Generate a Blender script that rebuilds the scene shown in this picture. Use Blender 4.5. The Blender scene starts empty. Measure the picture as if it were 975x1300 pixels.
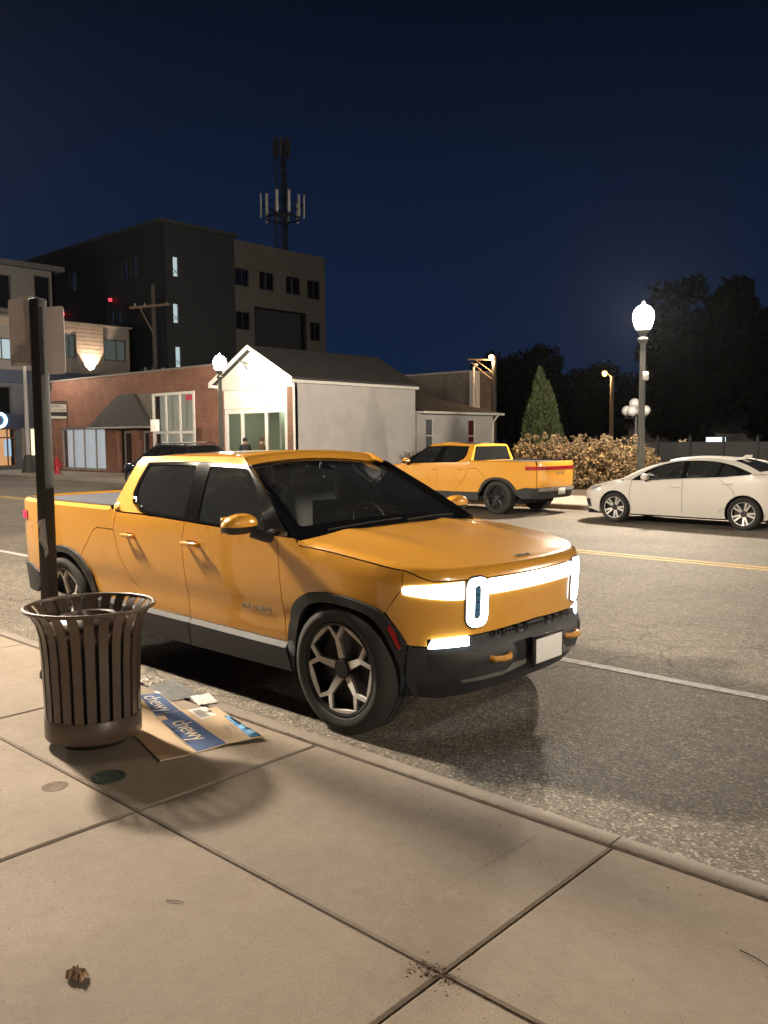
import bpy, bmesh, math, random
from mathutils import Vector, Matrix
from mathutils.geometry import delaunay_2d_cdt

sc = bpy.context.scene
COL = sc.collection
PI = math.pi
random.seed(7)

# ------------------------------------------------------------------ camera
CAM_H = 1.8139
YAW, PITCH, ROLL = -0.7423, -0.0861, -0.0066
cd = bpy.data.cameras.new('camera')
cam = bpy.data.objects.new('camera', cd)
COL.objects.link(cam)
F = Vector((math.sin(YAW) * math.cos(PITCH), math.cos(YAW) * math.cos(PITCH), math.sin(PITCH)))
Rv = Vector((math.cos(YAW), -math.sin(YAW), 0))
Uv = Rv.cross(F)
R2 = Rv * math.cos(ROLL) + Uv * math.sin(ROLL)
U2 = -Rv * math.sin(ROLL) + Uv * math.cos(ROLL)
m = Matrix(((R2.x, U2.x, -F.x, 0), (R2.y, U2.y, -F.y, 0), (R2.z, U2.z, -F.z, CAM_H), (0, 0, 0, 1)))
cam.matrix_world = m
cd.sensor_fit = 'HORIZONTAL'
cd.sensor_width = 36
cd.lens = 36 * 1083.86 / 975
cd.clip_start = 0.05
cd.clip_end = 2000
sc.camera = cam

# ------------------------------------------------------------------ world: clear night sky, deep blue towards the horizon
w = bpy.data.worlds.new('World')
sc.world = w
w.use_nodes = True
nt = w.node_tree
nt.nodes.clear()
tc = nt.nodes.new('ShaderNodeTexCoord')
sp = nt.nodes.new('ShaderNodeSeparateXYZ')
cr = nt.nodes.new('ShaderNodeValToRGB')
bg = nt.nodes.new('ShaderNodeBackground')
ow = nt.nodes.new('ShaderNodeOutputWorld')
nt.links.new(tc.outputs['Generated'], sp.inputs[0])
nt.links.new(sp.outputs['Z'], cr.inputs[0])
nt.links.new(cr.outputs[0], bg.inputs[0])
nt.links.new(bg.outputs[0], ow.inputs[0])
el = cr.color_ramp.elements
el[0].position = 0.0
el[0].color = (0.0042, 0.0108, 0.031, 1)
el[1].position = 0.62
el[1].color = (0.0014, 0.0014, 0.0042, 1)
e = el.new(0.12); e.color = (0.0037, 0.0095, 0.0275, 1)
e = el.new(0.27); e.color = (0.0030, 0.0073, 0.0208, 1)
e = el.new(0.42); e.color = (0.0021, 0.0038, 0.0105, 1)
# a little brighter over the town on the left than over the trees on the right
dp = nt.nodes.new('ShaderNodeVectorMath'); dp.operation = 'DOT_PRODUCT'; dp.inputs[1].default_value = (-0.94, 0.34, 0.0)
nt.links.new(tc.outputs['Generated'], dp.inputs[0])
ml = nt.nodes.new('ShaderNodeMapRange'); ml.inputs['From Min'].default_value = -0.3; ml.inputs['From Max'].default_value = 1.0; ml.inputs['To Min'].default_value = 0.44; ml.inputs['To Max'].default_value = 1.28
nt.links.new(dp.outputs['Value'], ml.inputs[0])
nt.links.new(ml.outputs[0], bg.inputs[1])

sc.view_settings.view_transform = 'Standard'
sc.view_settings.look = 'None'
sc.view_settings.exposure = 0.27
sc.view_settings.gamma = 1.0
sc.view_settings.use_curve_mapping = False
sc.cycles.use_denoising = True
sc.cycles.max_bounces = 6
sc.cycles.transparent_max_bounces = 16
sc.cycles.sample_clamp_indirect = 4.0
sc.cycles.caustics_reflective = False
sc.cycles.caustics_refractive = False

LAMP_COL = (1.0, 0.848, 0.665)
LAMP_STRENGTH = 1800.0

# ------------------------------------------------------------------ materials
MATS = {}


def _nodes(name):
    mt = bpy.data.materials.new(name)
    mt.use_nodes = True
    n = mt.node_tree
    n.nodes.clear()
    out = n.nodes.new('ShaderNodeOutputMaterial')
    return mt, n, out


def pm(name, col, rough=0.5, metal=0.0, var=0.12, vscale=6.0, bump=0.0, bscale=60.0, coat=0.0, emit=0.0, ecol=None, rvar=0.08, spec=0.5):
    """principled surface with procedural tone, gloss and relief"""
    if name in MATS:
        return MATS[name]
    mt, n, out = _nodes(name)
    b = n.nodes.new('ShaderNodeBsdfPrincipled')
    n.links.new(b.outputs[0], out.inputs[0])
    t = n.nodes.new('ShaderNodeTexCoord')
    nz = n.nodes.new('ShaderNodeTexNoise')
    nz.inputs['Scale'].default_value = vscale
    nz.inputs['Detail'].default_value = 5
    n.links.new(t.outputs['Object'], nz.inputs['Vector'])
    r = n.nodes.new('ShaderNodeValToRGB')
    r.color_ramp.elements[0].position = 0.3
    r.color_ramp.elements[1].position = 0.7
    r.color_ramp.elements[0].color = tuple(c * (1 - var) for c in col) + (1,)
    r.color_ramp.elements[1].color = tuple(min(1, c * (1 + var)) for c in col) + (1,)
    n.links.new(nz.outputs[0], r.inputs[0])
    n.links.new(r.outputs[0], b.inputs['Base Color'])
    mr = n.nodes.new('ShaderNodeMapRange')
    mr.inputs['To Min'].default_value = max(0.02, rough - rvar)
    mr.inputs['To Max'].default_value = min(1, rough + rvar)
    n.links.new(nz.outputs[0], mr.inputs[0])
    n.links.new(mr.outputs[0], b.inputs['Roughness'])
    b.inputs['Metallic'].default_value = metal
    b.inputs['Coat Weight'].default_value = coat
    b.inputs['Coat Roughness'].default_value = 0.04
    b.inputs['Specular IOR Level'].default_value = spec
    if bump:
        n2 = n.nodes.new('ShaderNodeTexNoise')
        n2.inputs['Scale'].default_value = bscale
        n2.inputs['Detail'].default_value = 4
        n.links.new(t.outputs['Object'], n2.inputs['Vector'])
        bp = n.nodes.new('ShaderNodeBump')
        bp.inputs['Strength'].default_value = bump
        bp.inputs['Distance'].default_value = 0.01
        n.links.new(n2.outputs[0], bp.inputs['Height'])
        n.links.new(bp.outputs[0], b.inputs['Normal'])
    if emit:
        b.inputs['Emission Color'].default_value = (ecol or col) + (1,)
        b.inputs['Emission Strength'].default_value = emit
    MATS[name] = mt
    return mt


def ramp(n, src, stops):
    r = n.nodes.new('ShaderNodeValToRGB')
    els = r.color_ramp.elements
    els[0].position, els[0].color = stops[0][0], tuple(stops[0][1]) + (1,)
    els[1].position, els[1].color = stops[-1][0], tuple(stops[-1][1]) + (1,)
    for p_, c_ in stops[1:-1]:
        q = els.new(p_)
        q.color = tuple(c_) + (1,)
    n.links.new(src, r.inputs[0])
    return r.outputs[0]


def noise(n, vec, scale, detail=4, rough=0.55):
    z = n.nodes.new('ShaderNodeTexNoise')
    z.inputs['Scale'].default_value = scale
    z.inputs['Detail'].default_value = detail
    z.inputs['Roughness'].default_value = rough
    n.links.new(vec, z.inputs['Vector'])
    return z.outputs[0]


def glass(name, tint, refl=1.0, rough=0.02, dust=0.10):
    if name in MATS:
        return MATS[name]
    mt, n, out = _nodes(name)
    tr = n.nodes.new('ShaderNodeBsdfTransparent')
    tr.inputs[0].default_value = tuple(tint) + (1,)
    gl = n.nodes.new('ShaderNodeBsdfGlossy')
    gl.inputs['Roughness'].default_value = rough
    gl.inputs[0].default_value = (refl, refl, refl, 1)
    fr = n.nodes.new('ShaderNodeFresnel')
    fr.inputs[0].default_value = 1.5
    geo = n.nodes.new('ShaderNodeTexCoord')
    nz = n.nodes.new('ShaderNodeTexNoise')
    nz.inputs['Scale'].default_value = 1.2
    n.links.new(geo.outputs['Object'], nz.inputs['Vector'])
    bp = n.nodes.new('ShaderNodeBump')
    bp.inputs['Strength'].default_value = 0.03
    n.links.new(nz.outputs[0], bp.inputs['Height'])
    n.links.new(bp.outputs[0], gl.inputs['Normal'])
    mx = n.nodes.new('ShaderNodeMixShader')
    n.links.new(fr.outputs[0], mx.inputs[0])
    df = n.nodes.new('ShaderNodeBsdfDiffuse')
    df.inputs[0].default_value = (.20, .215, .22, 1)
    md = n.nodes.new('ShaderNodeMixShader')
    n3 = noise(n, geo.outputs['Object'], 3.0, 5)
    dr = n.nodes.new('ShaderNodeMapRange'); dr.inputs['To Min'].default_value = dust * .6; dr.inputs['To Max'].default_value = dust * 1.4
    n.links.new(n3, dr.inputs[0]); n.links.new(dr.outputs[0], md.inputs[0])
    n.links.new(tr.outputs[0], md.inputs[1]); n.links.new(df.outputs[0], md.inputs[2])
    n.links.new(md.outputs[0], mx.inputs[1])
    n.links.new(gl.outputs[0], mx.inputs[2])
    n.links.new(mx.outputs[0], out.inputs[0])
    MATS[name] = mt
    return mt


def emis(name, col, strength):
    if name in MATS:
        return MATS[name]
    mt, n, out = _nodes(name)
    e_ = n.nodes.new('ShaderNodeEmission')
    e_.inputs[0].default_value = tuple(col) + (1,)
    e_.inputs[1].default_value = strength
    n.links.new(e_.outputs[0], out.inputs[0])
    MATS[name] = mt
    return mt


def mixc(n, fac, a, b, mode='MIX'):
    x = n.nodes.new('ShaderNodeMix')
    x.data_type = 'RGBA'
    x.blend_type = mode
    if isinstance(fac, float):
        x.inputs[0].default_value = fac
    else:
        n.links.new(fac, x.inputs[0])
    for i, v in ((6, a), (7, b)):
        if isinstance(v, tuple):
            x.inputs[i].default_value = v + (1,)
        else:
            n.links.new(v, x.inputs[i])
    return x.outputs[2]


def mat_asphalt():
    mt, n, out = _nodes('asphalt')
    b = n.nodes.new('ShaderNodeBsdfPrincipled')
    n.links.new(b.outputs[0], out.inputs[0])
    t = n.nodes.new('ShaderNodeTexCoord').outputs['Object']
    vo = n.nodes.new('ShaderNodeTexVoronoi')
    vo.inputs['Scale'].default_value = 75
    n.links.new(t, vo.inputs['Vector'])
    hs = n.nodes.new('ShaderNodeSeparateColor')
    n.links.new(vo.outputs['Color'], hs.inputs[0])
    agg = ramp(n, hs.outputs[0], [(0.0, (0.085, 0.072, 0.056)), (0.5, (0.155, 0.133, 0.104)), (0.85, (0.225, 0.195, 0.155)), (1.0, (0.42, 0.37, 0.30))])
    big = ramp(n, noise(n, t, 0.55, 6), [(0.3, (0.64, 0.63, 0.62)), (0.55, (1.0, 1.0, 1.0)), (0.7, (1.14, 1.13, 1.12))])
    c = mixc(n, 1.0, agg, big, 'MULTIPLY')
    fine = ramp(n, noise(n, t, 9, 6), [(0.3, (0.8, 0.8, 0.8)), (0.7, (1.15, 1.15, 1.15))])
    c = mixc(n, 1.0, c, fine, 'MULTIPLY')
    # cracks
    dv = n.nodes.new('ShaderNodeVectorMath'); dv.operation = 'MULTIPLY_ADD'
    nzv = n.nodes.new('ShaderNodeTexNoise'); nzv.inputs['Scale'].default_value = 3.5; nzv.inputs['Detail'].default_value = 6
    n.links.new(t, nzv.inputs['Vector'])
    n.links.new(nzv.outputs['Color'], dv.inputs[0]); dv.inputs[1].default_value = (0.5, 0.5, 0.5); n.links.new(t, dv.inputs[2])
    v2 = n.nodes.new('ShaderNodeTexVoronoi'); v2.feature = 'DISTANCE_TO_EDGE'; v2.inputs['Scale'].default_value = 0.75
    n.links.new(dv.outputs[0], v2.inputs['Vector'])
    ck = ramp(n, v2.outputs['Distance'], [(0.0, (1, 1, 1)), (0.006, (0.85, 0.85, 0.85)), (0.014, (0, 0, 0))])
    gate = ramp(n, noise(n, t, 0.35, 3), [(0.43, (0, 0, 0)), (0.55, (1, 1, 1))])
    sy = n.nodes.new('ShaderNodeSeparateXYZ'); n.links.new(t, sy.inputs[0])
    my = n.nodes.new('ShaderNodeMapRange'); my.inputs['From Min'].default_value = 5.6; my.inputs['From Max'].default_value = 8.5; my.inputs['To Min'].default_value = 1.0; my.inputs['To Max'].default_value = 0.12
    n.links.new(sy.outputs[1], my.inputs[0])
    lane = n.nodes.new('ShaderNodeCombineColor')
    for i_ in range(3): n.links.new(my.outputs[0], lane.inputs[i_])
    ckg = mixc(n, 1.0, mixc(n, 1.0, ck, gate, 'MULTIPLY'), lane.outputs[0], 'MULTIPLY')
    c = mixc(n, ckg, c, (0.02, 0.018, 0.016))
    n.links.new(c, b.inputs['Base Color'])
    b.inputs['Roughness'].default_value = 0.78
    bp = n.nodes.new('ShaderNodeBump'); bp.inputs['Strength'].default_value = 0.55; bp.inputs['Distance'].default_value = 0.006
    n.links.new(vo.outputs['Distance'], bp.inputs['Height'])
    bp2 = n.nodes.new('ShaderNodeBump'); bp2.inputs['Strength'].default_value = 0.8; bp2.inputs['Distance'].default_value = 0.01; bp2.invert = True
    n.links.new(ckg, bp2.inputs['Height']); n.links.new(bp.outputs[0], bp2.inputs['Normal'])
    n.links.new(bp2.outputs[0], b.inputs['Normal'])
    return mt


def mat_concrete(name, col, tile=1.0):
    mt, n, out = _nodes(name)
    b = n.nodes.new('ShaderNodeBsdfPrincipled')
    n.links.new(b.outputs[0], out.inputs[0])
    t = n.nodes.new('ShaderNodeTexCoord').outputs['Object']
    base = ramp(n, noise(n, t, 1.1, 8, 0.62), [(0.28, tuple(x * 0.80 for x in col)), (0.5, col), (0.74, tuple(x * 1.14 for x in col))])
    sp_ = ramp(n, noise(n, t, 160, 2, 0.7), [(0.3, (0.78, 0.77, 0.75)), (0.5, (1, 1, 1)), (0.72, (1.12, 1.12, 1.12))])
    c = mixc(n, 1.0, base, sp_, 'MULTIPLY')
    gi = n.nodes.new('ShaderNodeNewGeometry')
    isl = ramp(n, gi.outputs['Random Per Island'], [(0.0, (0.90, 0.90, 0.91)), (1.0, (1.06, 1.05, 1.03))])
    c = mixc(n, 1.0, c, isl, 'MULTIPLY')
    md = ramp(n, noise(n, t, 14, 6, 0.7), [(0.3, (0.9, 0.88, 0.86)), (0.65, (1.04, 1.04, 1.04))])
    c = mixc(n, 1.0, c, md, 'MULTIPLY')
    # small round stains such as old gum and drips
    vo = n.nodes.new('ShaderNodeTexVoronoi'); vo.inputs['Scale'].default_value = 2.6; vo.inputs['Randomness'].default_value = 1
    n.links.new(t, vo.inputs['Vector'])
    st = ramp(n, vo.outputs['Distance'], [(0.0, (1, 1, 1)), (0.035, (0.8, 0.8, 0.8)), (0.06, (0, 0, 0))])
    g = n.nodes.new('ShaderNodeSeparateColor'); n.links.new(vo.outputs['Color'], g.inputs[0])
    gt = ramp(n, g.outputs[0], [(0.58, (0, 0, 0)), (0.60, (0.45, 0.45, 0.45))])
    s = mixc(n, 1.0, st, gt, 'MULTIPLY')
    c = mixc(n, s, c, tuple(x * 0.35 for x in col))
    # wandering damp stains
    dm = ramp(n, noise(n, t, 0.42, 3, 0.5), [(0.54, (0, 0, 0)), (0.66, (0.36, 0.36, 0.36))])
    c = mixc(n, dm, c, tuple(x * 0.62 for x in col))
    n.links.new(c, b.inputs['Base Color'])
    b.inputs['Roughness'].default_value = 0.82
    bp = n.nodes.new('ShaderNodeBump'); bp.inputs['Strength'].default_value = 0.35; bp.inputs['Distance'].default_value = 0.004
    n.links.new(noise(n, t, 130, 4, 0.7), bp.inputs['Height'])
    bp2 = n.nodes.new('ShaderNodeBump'); bp2.inputs['Strength'].default_value = 0.3; bp2.inputs['Distance'].default_value = 0.012
    n.links.new(noise(n, t, 7, 4, 0.6), bp2.inputs['Height']); n.links.new(bp.outputs[0], bp2.inputs['Normal'])
    n.links.new(bp2.outputs[0], b.inputs['Normal'])
    return mt


def mat_brick(name, c1, c2, mortar, scale=1.0):
    mt, n, out = _nodes(name)
    b = n.nodes.new('ShaderNodeBsdfPrincipled')
    n.links.new(b.outputs[0], out.inputs[0])
    t = n.nodes.new('ShaderNodeTexCoord').outputs['Object']
    s = n.nodes.new('ShaderNodeSeparateXYZ'); n.links.new(t, s.inputs[0])
    ad = n.nodes.new('ShaderNodeMath'); ad.operation = 'ADD'
    n.links.new(s.outputs[0], ad.inputs[0]); n.links.new(s.outputs[1], ad.inputs[1])
    cb = n.nodes.new('ShaderNodeCombineXYZ')
    n.links.new(ad.outputs[0], cb.inputs[0]); n.links.new(s.outputs[2], cb.inputs[1])
    br = n.nodes.new('ShaderNodeTexBrick')
    br.inputs['Color1'].default_value = c1 + (1,)
    br.inputs['Color2'].default_value = c2 + (1,)
    br.inputs['Mortar'].default_value = mortar + (1,)
    br.inputs['Scale'].default_value = 1.0
    br.inputs['Brick Width'].default_value = 0.21 * scale
    br.inputs['Row Height'].default_value = 0.072 * scale
    br.inputs['Mortar Size'].default_value = 0.008 * scale
    n.links.new(cb.outputs[0], br.inputs['Vector'])
    wv = ramp(n, noise(n, t, 1.3, 6), [(0.3, (0.75, 0.75, 0.75)), (0.7, (1.15, 1.12, 1.1))])
    c = mixc(n, 1.0, br.outputs[0], wv, 'MULTIPLY')
    n.links.new(c, b.inputs['Base Color'])
    b.inputs['Roughness'].default_value = 0.9
    bp = n.nodes.new('ShaderNodeBump'); bp.inputs['Strength'].default_value = 0.5; bp.inputs['Distance'].default_value = 0.01; bp.invert = True
    n.links.new(br.outputs['Fac'], bp.inputs['Height']); n.links.new(bp.outputs[0], b.inputs['Normal'])
    return mt


def mat_siding(name, col, pitch, axis=2, depth=0.02):
    mt, n, out = _nodes(name)
    b = n.nodes.new('ShaderNodeBsdfPrincipled')
    n.links.new(b.outputs[0], out.inputs[0])
    t = n.nodes.new('ShaderNodeTexCoord').outputs['Object']
    s = n.nodes.new('ShaderNodeSeparateXYZ'); n.links.new(t, s.inputs[0])
    dv = n.nodes.new('ShaderNodeMath'); dv.operation = 'DIVIDE'; dv.inputs[1].default_value = pitch
    n.links.new(s.outputs[axis], dv.inputs[0])
    fr = n.nodes.new('ShaderNodeMath'); fr.operation = 'FRACT'; n.links.new(dv.outputs[0], fr.inputs[0])
    ln = ramp(n, fr.outputs[0], [(0.0, (0.72, 0.72, 0.72)), (0.05, (0.95, 0.95, 0.95)), (0.12, (1, 1, 1)), (1.0, (1, 1, 1))])
    st = ramp(n, noise(n, t, 0.9, 6, 0.6), [(0.3, tuple(x * 0.82 for x in col)), (0.7, tuple(min(1, x * 1.08) for x in col))])
    c = mixc(n, 1.0, st, ln, 'MULTIPLY')
    n.links.new(c, b.inputs['Base Color'])
    b.inputs['Roughness'].default_value = 0.7
    bp = n.nodes.new('ShaderNodeBump'); bp.inputs['Strength'].default_value = 0.15; bp.inputs['Distance'].default_value = depth; bp.invert = True
    n.links.new(fr.outputs[0], bp.inputs['Height']); n.links.new(bp.outputs[0], b.inputs['Normal'])
    return mt


def mat_leaf(name, c1, c2, c3, scale=3.0, spec=0.25):
    mt, n, out = _nodes(name)
    b = n.nodes.new('ShaderNodeBsdfPrincipled')
    n.links.new(b.outputs[0], out.inputs[0])
    g = n.nodes.new('ShaderNodeNewGeometry')
    c = ramp(n, g.outputs['Random Per Island'], [(0.0, c1), (0.5, c2), (1.0, c3)])
    t = n.nodes.new('ShaderNodeTexCoord').outputs['Object']
    v = ramp(n, noise(n, t, scale, 3), [(0.3, (0.7, 0.7, 0.7)), (0.7, (1.2, 1.2, 1.2))])
    n.links.new(mixc(n, 1.0, c, v, 'MULTIPLY'), b.inputs['Base Color'])
    b.inputs['Roughness'].default_value = 0.75
    b.inputs['Specular IOR Level'].default_value = spec
    return mt


M_ASPHALT = mat_asphalt()
M_WALK = mat_concrete('sidewalk_concrete', (0.275, 0.228, 0.180))
M_KERB = mat_concrete('kerb_concrete', (0.25, 0.215, 0.178))
M_FARWALK = mat_concrete('far_concrete', (0.36, 0.32, 0.27))
M_DIRT = pm('joint_dirt', (0.07, 0.05, 0.035), 0.95, var=0.5, vscale=40, bump=0.6, bscale=120)
M_SOIL = pm('mulch_soil', (0.085, 0.06, 0.042), 0.95, var=0.45, vscale=14, bump=0.8, bscale=40)
M_WHITEPAINT = pm('white_road_paint', (0.55, 0.53, 0.5), 0.7, var=0.35, vscale=18, bump=0.3, bscale=70)
M_YELPAINT = pm('yellow_road_paint', (0.62, 0.40, 0.08), 0.7, var=0.3, vscale=14, bump=0.3, bscale=70)
M_YEL = pm('yellow_car_paint', (0.76, 0.365, 0.048), 0.28, var=0.02, vscale=2, coat=1.0, rvar=0.02)
M_WHITECAR = pm('white_car_paint', (0.66, 0.64, 0.60), 0.35, var=0.02, vscale=2, coat=0.8, rvar=0.02)
M_DARKCAR = pm('black_car_paint', (0.02, 0.021, 0.024), 0.3, var=0.05, vscale=2, coat=1.0)
M_CLAD = pm('grey_plastic_cladding', (0.026, 0.029, 0.033), 0.62, var=0.08, vscale=9, bump=0.12, bscale=300)
M_SILL = pm('grey_sill_plastic', (0.036, 0.039, 0.044), 0.6, var=0.08, vscale=9, bump=0.1, bscale=300)
M_BLACK = pm('black_plastic', (0.015, 0.015, 0.016), 0.5, var=0.1)
M_GBLACK = pm('gloss_black', (0.008, 0.008, 0.009), 0.12, var=0.05, coat=0.6)
M_PBLACK = pm('black_trim', (0.007, 0.007, 0.008), 0.10, var=0.05, spec=.35, rvar=.02)
M_LINER = pm('matt_black', (0.006, 0.006, 0.006), 0.9, var=0.1)
M_RUBBER = pm('tyre_rubber', (0.028, 0.027, 0.026), 0.8, var=0.2, vscale=12, bump=0.2, bscale=80)
M_ALU = pm('machined_alloy', (0.86, 0.83, 0.79), 0.45, metal=0.15, var=0.06, vscale=20)
M_BLKALLOY = pm('black_alloy', (0.018, 0.018, 0.019), 0.4, metal=0.3)
M_SILVER = pm('satin_silver', (0.45, 0.45, 0.44), 0.38, metal=0.8)
M_CHROME = pm('chrome', (0.75, 0.75, 0.75), 0.12, metal=1.0)
M_SEAT = pm('grey_upholstery', (0.66, 0.67, 0.68), 0.7, var=0.1, vscale=14, bump=0.1)
M_INT = pm('dark_interior', (0.09, 0.092, 0.10), 0.7, var=0.1)
M_DASH = pm('dashboard_grey', (0.24, 0.25, 0.26), 0.65, var=0.1)
M_TONNEAU = pm('bed_cover', (0.05, 0.055, 0.075), 0.55, var=0.1, bump=0.1, bscale=200)
M_PLATE = pm('number_plate_white', (0.82, 0.82, 0.80), 0.5, var=0.03)
M_REDREF = pm('red_reflector', (0.45, 0.012, 0.02), 0.25, coat=0.6, var=0.2, vscale=60)
M_HOOK = pm('tow_hook_orange', (0.62, 0.27, 0.03), 0.45, var=0.06)
G_WIND = glass('windscreen_glass', (0.93, 0.96, 0.94), dust=.075)
G_SIDE = glass('side_glass', (0.90, 0.93, 0.93), dust=.085)
G_PRIV = glass('privacy_glass', (0.07, 0.075, 0.08), dust=.075)
G_DARK = glass('dark_window_glass', (0.07, 0.075, 0.08), dust=.015)
G_CLEAR = glass('window_glass', (0.85, 0.88, 0.86), dust=.05)
E_DRL = emis('running_light', (0.84, 0.94, 1.0), 9.0)
E_FOG = emis('lower_light', (0.80, 0.90, 1.0), 24.0)
E_LED = emis('headlamp_led', (0.25, 0.6, 0.85), 0.16)
E_TAIL = emis('tail_light_lit', (1.0, 0.05, 0.09), 1.6)
E_LAMP = emis('acorn_globe_light', LAMP_COL, LAMP_STRENGTH)
E_LAMP_MID = emis('acorn_globe_light_mid', LAMP_COL, LAMP_STRENGTH * .24)
E_LAMP_HIGH = emis('acorn_globe_light_high', LAMP_COL, LAMP_STRENGTH * 1.15)
E_LAMP_LOW = emis('acorn_globe_light_low', LAMP_COL, LAMP_STRENGTH * .15)
M_TAIL = pm('tail_light_red', (0.28, 0.012, 0.02), 0.2, coat=1.0, var=0.2, vscale=30)


# ------------------------------------------------------------------ helpers
def tag(o, label=None, cat=None, group=None, kind=None):
    if label: o['label'] = label
    if cat: o['category'] = cat
    if group: o['group'] = group
    if kind: o['kind'] = kind
    return o


def empty(name, loc=(0, 0, 0), rz=0.0):
    o = bpy.data.objects.new(name, None)
    o.empty_display_size = 0.2
    COL.objects.link(o)
    o.location = loc
    o.rotation_euler = (0, 0, rz)
    return o


def link_mesh(name, me, mat, parent=None):
    o = bpy.data.objects.new(name, me)
    COL.objects.link(o)
    if mat is not None:
        me.materials.clear()
        me.materials.append(mat)
        if mat.name in ('yellow_car_paint', 'white_car_paint', 'black_car_paint') and any(f.material_index for f in me.polygons):
            me.materials.append(M_LINER)  # turned-in panel edges painted black for the shade in the shut gaps
        else:
            for f in me.polygons:
                f.material_index = 0
    if parent is not None:
        o.parent = parent
    return o


def spl(pts):
    """smooth curve through (x, y) points, x ascending"""
    pts = sorted(pts)

    def f(x):
        if x <= pts[0][0]:
            return pts[0][1]
        if x >= pts[-1][0]:
            return pts[-1][1]
        for i in range(len(pts) - 1):
            if x <= pts[i + 1][0]:
                break
        x0, y0 = pts[i]; x1, y1 = pts[i + 1]
        xm, ym = pts[max(0, i - 1)]; xp, yp = pts[min(len(pts) - 1, i + 2)]
        m0 = (y1 - ym) / (x1 - xm) if x1 != xm else 0
        m1 = (yp - y0) / (xp - x0) if xp != x0 else 0
        h = x1 - x0; t = (x - x0) / h
        return (2*t**3 - 3*t*t + 1)*y0 + (t**3 - 2*t*t + t)*h*m0 + (-2*t**3 + 3*t*t)*y1 + (t**3 - t*t)*h*m1
    return f


def inside(p, poly):
    x, y = p; c = False; j = len(poly) - 1
    for i in range(len(poly)):
        xi, yi = poly[i]; xj, yj = poly[j]
        if (yi > y) != (yj > y) and x < (xj - xi) * (y - yi) / (yj - yi) + xi:
            c = not c
        j = i
    return c


def area2(poly):
    return 0.5 * sum(poly[i - 1][0] * poly[i][1] - poly[i][0] * poly[i - 1][1] for i in range(len(poly)))


def densify(poly, step):
    out = []
    for i in range(len(poly)):
        a = poly[i]; b = poly[(i + 1) % len(poly)]
        k = max(1, int(math.ceil(math.hypot(b[0] - a[0], b[1] - a[1]) / step)))
        for j in range(k):
            out.append((a[0] + (b[0] - a[0]) * j / k, a[1] + (b[1] - a[1]) * j / k))
    return out


def shrink(poly, d):
    if not d:
        return poly
    s = 1 if area2(poly) > 0 else -1
    out = []
    n = len(poly)
    for i in range(n):
        a = poly[i - 1]; b = poly[i]; c = poly[(i + 1) % n]
        nx = ny = 0
        for p, q in ((a, b), (b, c)):
            l = math.hypot(q[0] - p[0], q[1] - p[1]) or 1e-9
            nx += -(q[1] - p[1]) / l; ny += (q[0] - p[0]) / l
        l = math.hypot(nx, ny) or 1
        out.append((b[0] + s * nx / l * d, b[1] + s * ny / l * d))
    return out


def fillet(poly, r, n=5):
    """round every corner of a polygon; r a number or a list per corner"""
    out = []
    N = len(poly)
    for i in range(N):
        a = Vector(poly[i - 1]); b = Vector(poly[i]); c = Vector(poly[(i + 1) % N])
        rr = r[i] if isinstance(r, (list, tuple)) else r
        l1 = (a - b).length; l2 = (c - b).length
        d = min(rr, l1 * 0.45, l2 * 0.45)
        if d < 1e-5:
            out.append(tuple(b)); continue
        p0 = b + (a - b).normalized() * d; p2 = b + (c - b).normalized() * d
        for k in range(n + 1):
            t = k / n
            q = p0 * (1 - t) ** 2 + b * 2 * t * (1 - t) + p2 * t * t
            out.append((q.x, q.y))
    return out


def smooth_line(pts, n=4):
    out = []
    for i in range(len(pts) - 1):
        a, b_, c, d = [Vector(pts[max(0, min(len(pts) - 1, k))]) for k in (i - 1, i, i + 1, i + 2)]
        for k in range(n):
            t = k / n
            q = 0.5 * ((2 * b_) + (c - a) * t + (2 * a - 5 * b_ + 4 * c - d) * t * t + (3 * b_ - a - 3 * c + d) * t ** 3)
            out.append((q.x, q.y))
    out.append(tuple(pts[-1]))
    return out


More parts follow.
